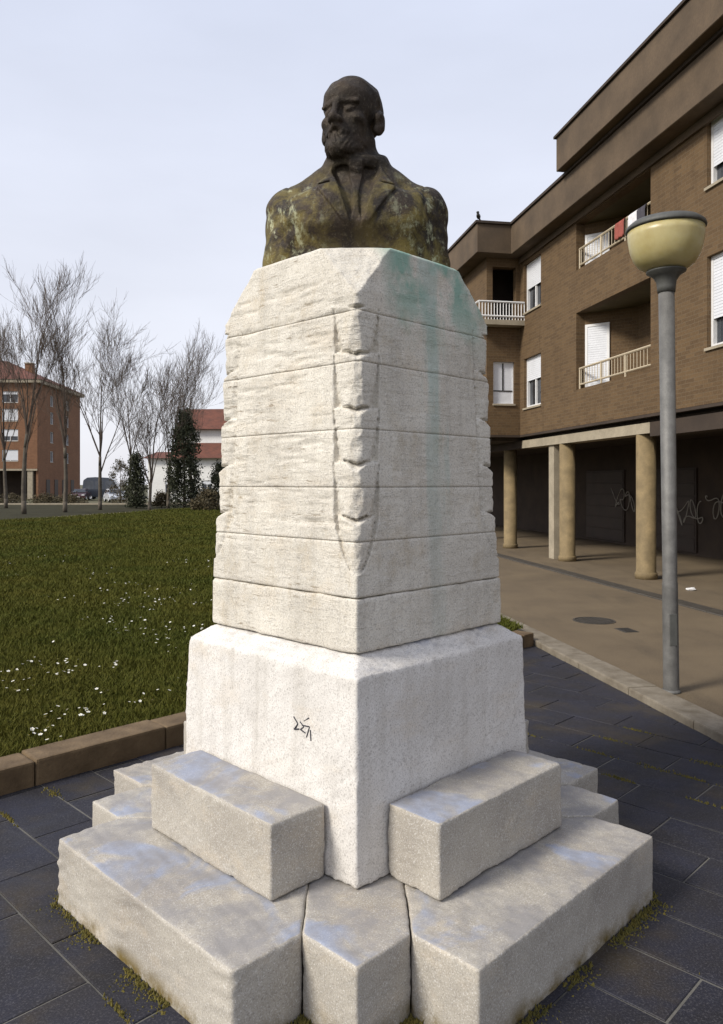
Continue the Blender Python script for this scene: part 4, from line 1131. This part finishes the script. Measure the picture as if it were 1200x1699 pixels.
# sample the lawn height from a coarse lookup to stay quick
gx = np.arange(-46, 10, .5); gy = np.arange(-2, 72, .5)
LZ = np.array([[lawn_z(x, y) for y in gy] for x in gx], np.float32)
def lz(x, y):
    fx = np.clip((x-gx[0])/.5, 0, len(gx)-2.001); fy = np.clip((y-gy[0])/.5, 0, len(gy)-2.001); i = fx.astype(int); j = fy.astype(int); a = fx-i; b = fy-j
    return LZ[i,j]*(1-a)*(1-b)+LZ[i+1,j]*a*(1-b)+LZ[i,j+1]*(1-a)*b+LZ[i+1,j+1]*a*b
gz = lz(G[:,0], G[:,1])-.01; dist = G[:,1]
w = (.0026+.0007*dist)*rng.uniform(.6,1.3,n); hgt = (.035+.0012*dist)*rng.uniform(.5,1.7,n); az = rng.uniform(0,6.283,n); le = rng.normal(0,.55,(n,2))*hgt[:,None]
B0 = np.stack([G[:,0]-w*np.cos(az), G[:,1]-w*np.sin(az), gz],1); B1 = np.stack([G[:,0]+w*np.cos(az), G[:,1]+w*np.sin(az), gz],1)
TP = np.stack([G[:,0]+le[:,0], G[:,1]+le[:,1], gz+hgt],1)
me = np_mesh('grass', np.stack([B0,B1,TP],1).reshape(-1,3), np.arange(3*n).reshape(-1,3))
tag(link('grass', me, M['blade']), 'short green lawn grass behind the tan kerb', 'grass', kind='stuff')
# daisies in loose drifts
pts = []
cand = scatter_lawn(9000, 4.2, 20)
for x, y in cand:
    dn = mnoise.noise(Vector((x*.8, y*.8, 5.)))+.35*mnoise.noise(Vector((x*2.6,y*2.6,1.)))
    if dn > .06+.02*max(0,y-9) and rng.random() < .30: pts.append((x, y))
    if len(pts) > 1000: break
dv = []; df = []; dm = []
for x, y in pts:
    z = float(lz(np.array([x]), np.array([y]))[0])+rng.uniform(.035,.06); r = rng.uniform(.009,.019); tx, ty = rng.normal(0,.25,2); k0 = len(dv); m = 10
    for i in range(m):
        a = 6.283*i/m; rr = r if i % 2 else r*.72; dv.append((x+rr*math.cos(a), y+rr*math.sin(a), z+rr*(math.cos(a)*tx+math.sin(a)*ty)+.004))
    dv.append((x,y,z)); df += [(k0+i, k0+(i+1)%m, k0+m) for i in range(m)]; dm += [0]*m
    k1 = len(dv); dv += [(x+.3*r*math.cos(6.283*i/5), y+.3*r*math.sin(6.283*i/5), z+.006) for i in range(5)]; df.append(tuple(range(k1,k1+5))); dm.append(1)
me = bpy.data.meshes.new('daisies'); me.from_pydata(dv, [], df)
o = link('daisies', me, [M['petal'], simple('daisy_heart', (.6,.42,.05), .1, 9, .8, 0)]); me.polygons.foreach_set('material_index', dm)
tag(o, 'tiny white daisies scattered in drifts over the lawn', 'daisies', kind='stuff')
# moss and weeds in the joint at the foot of the steps
mv = []; mf = []
foot = []
for k in range(4):
    lo = rot4([(-.71,-1.316),(.71,-1.316)], k); foot.append(lo)
    foot.append(rot4([(-.71,-1.316),(-.71,-1.0)], k)); foot.append(rot4([(.71,-1.316),(.71,-1.0)], k))
    foot.append(rot4([(-1.0,-1.0),(-.72,-1.0)], k)); foot.append(rot4([(-1.0,-1.0),(-1.0,-.72)], k))
for (p0, p1) in foot:
    L = math.dist(p0, p1); nn = int(L*900)
    d = Vector((p1[0]-p0[0], p1[1]-p0[1], 0)).normalized(); o_ = Vector((d.y,-d.x,0)); mid = Vector(((p0[0]+p1[0])/2,(p0[1]+p1[1])/2,0))
    if o_.dot(mid) < 0: o_ = -o_
    for i in range(nn):
        f = rng.random(); c = Vector((p0[0],p0[1],0))+d*(f*L)
        dens = mnoise.noise(Vector((c.x*3.1, c.y*3.1, 9.)))+.4*mnoise.noise(Vector((c.x*9,c.y*9,2.)))
        if dens < -.08+.35*rng.random()-.1: continue
        off = abs(rng.normal(0,.034))*(1+1.2*max(0,dens)); q = c+o_*(.004+off)
        hh = rng.uniform(.004,.017)*(1 if off < .03 else .5); a = rng.uniform(0,6.283); r = rng.uniform(.005,.012); k0 = len(mv)
        for j in range(4): mv.append((q.x+r*math.cos(a+j*1.571), q.y+r*math.sin(a+j*1.571), -.006))
        mv.append((q.x+rng.normal(0,.006), q.y+rng.normal(0,.006), hh)); mf += [(k0+j, k0+(j+1)%4, k0+4) for j in range(4)]
# a few tufts in the slab joints
for i in range(60):
    a = round(rng.uniform(-9,9))*SW+.10+SW/2; b = rng.uniform(-3,2)
    if abs(a) < 1.4 and abs(b) < 1.4 or a > kerb_t_at(b)-.1: continue
    for m_ in range(rng.integers(20,70)):
        q = (a+rng.normal(0,.008+.012*(i%3==0)), b+rng.normal(0,.06)); hh = rng.uniform(.004,.016); r = rng.uniform(.004,.010); aa = rng.uniform(0,6.283); k0 = len(mv)
        for j in range(4): mv.append((q[0]+r*math.cos(aa+j*1.571), q[1]+r*math.sin(aa+j*1.571), -.006))
        mv.append((q[0], q[1], hh)); mf += [(k0+j, k0+(j+1)%4, k0+4) for j in range(4)]
me = bpy.data.meshes.new('moss'); me.from_pydata(mv, [], mf); o = link('moss', me, M['moss']); o.location = (MC.x,MC.y,0); o.rotation_euler = (0,0,MROT)
tag(o, 'ochre moss and weeds along the foot of the stone steps', 'moss', kind='stuff')
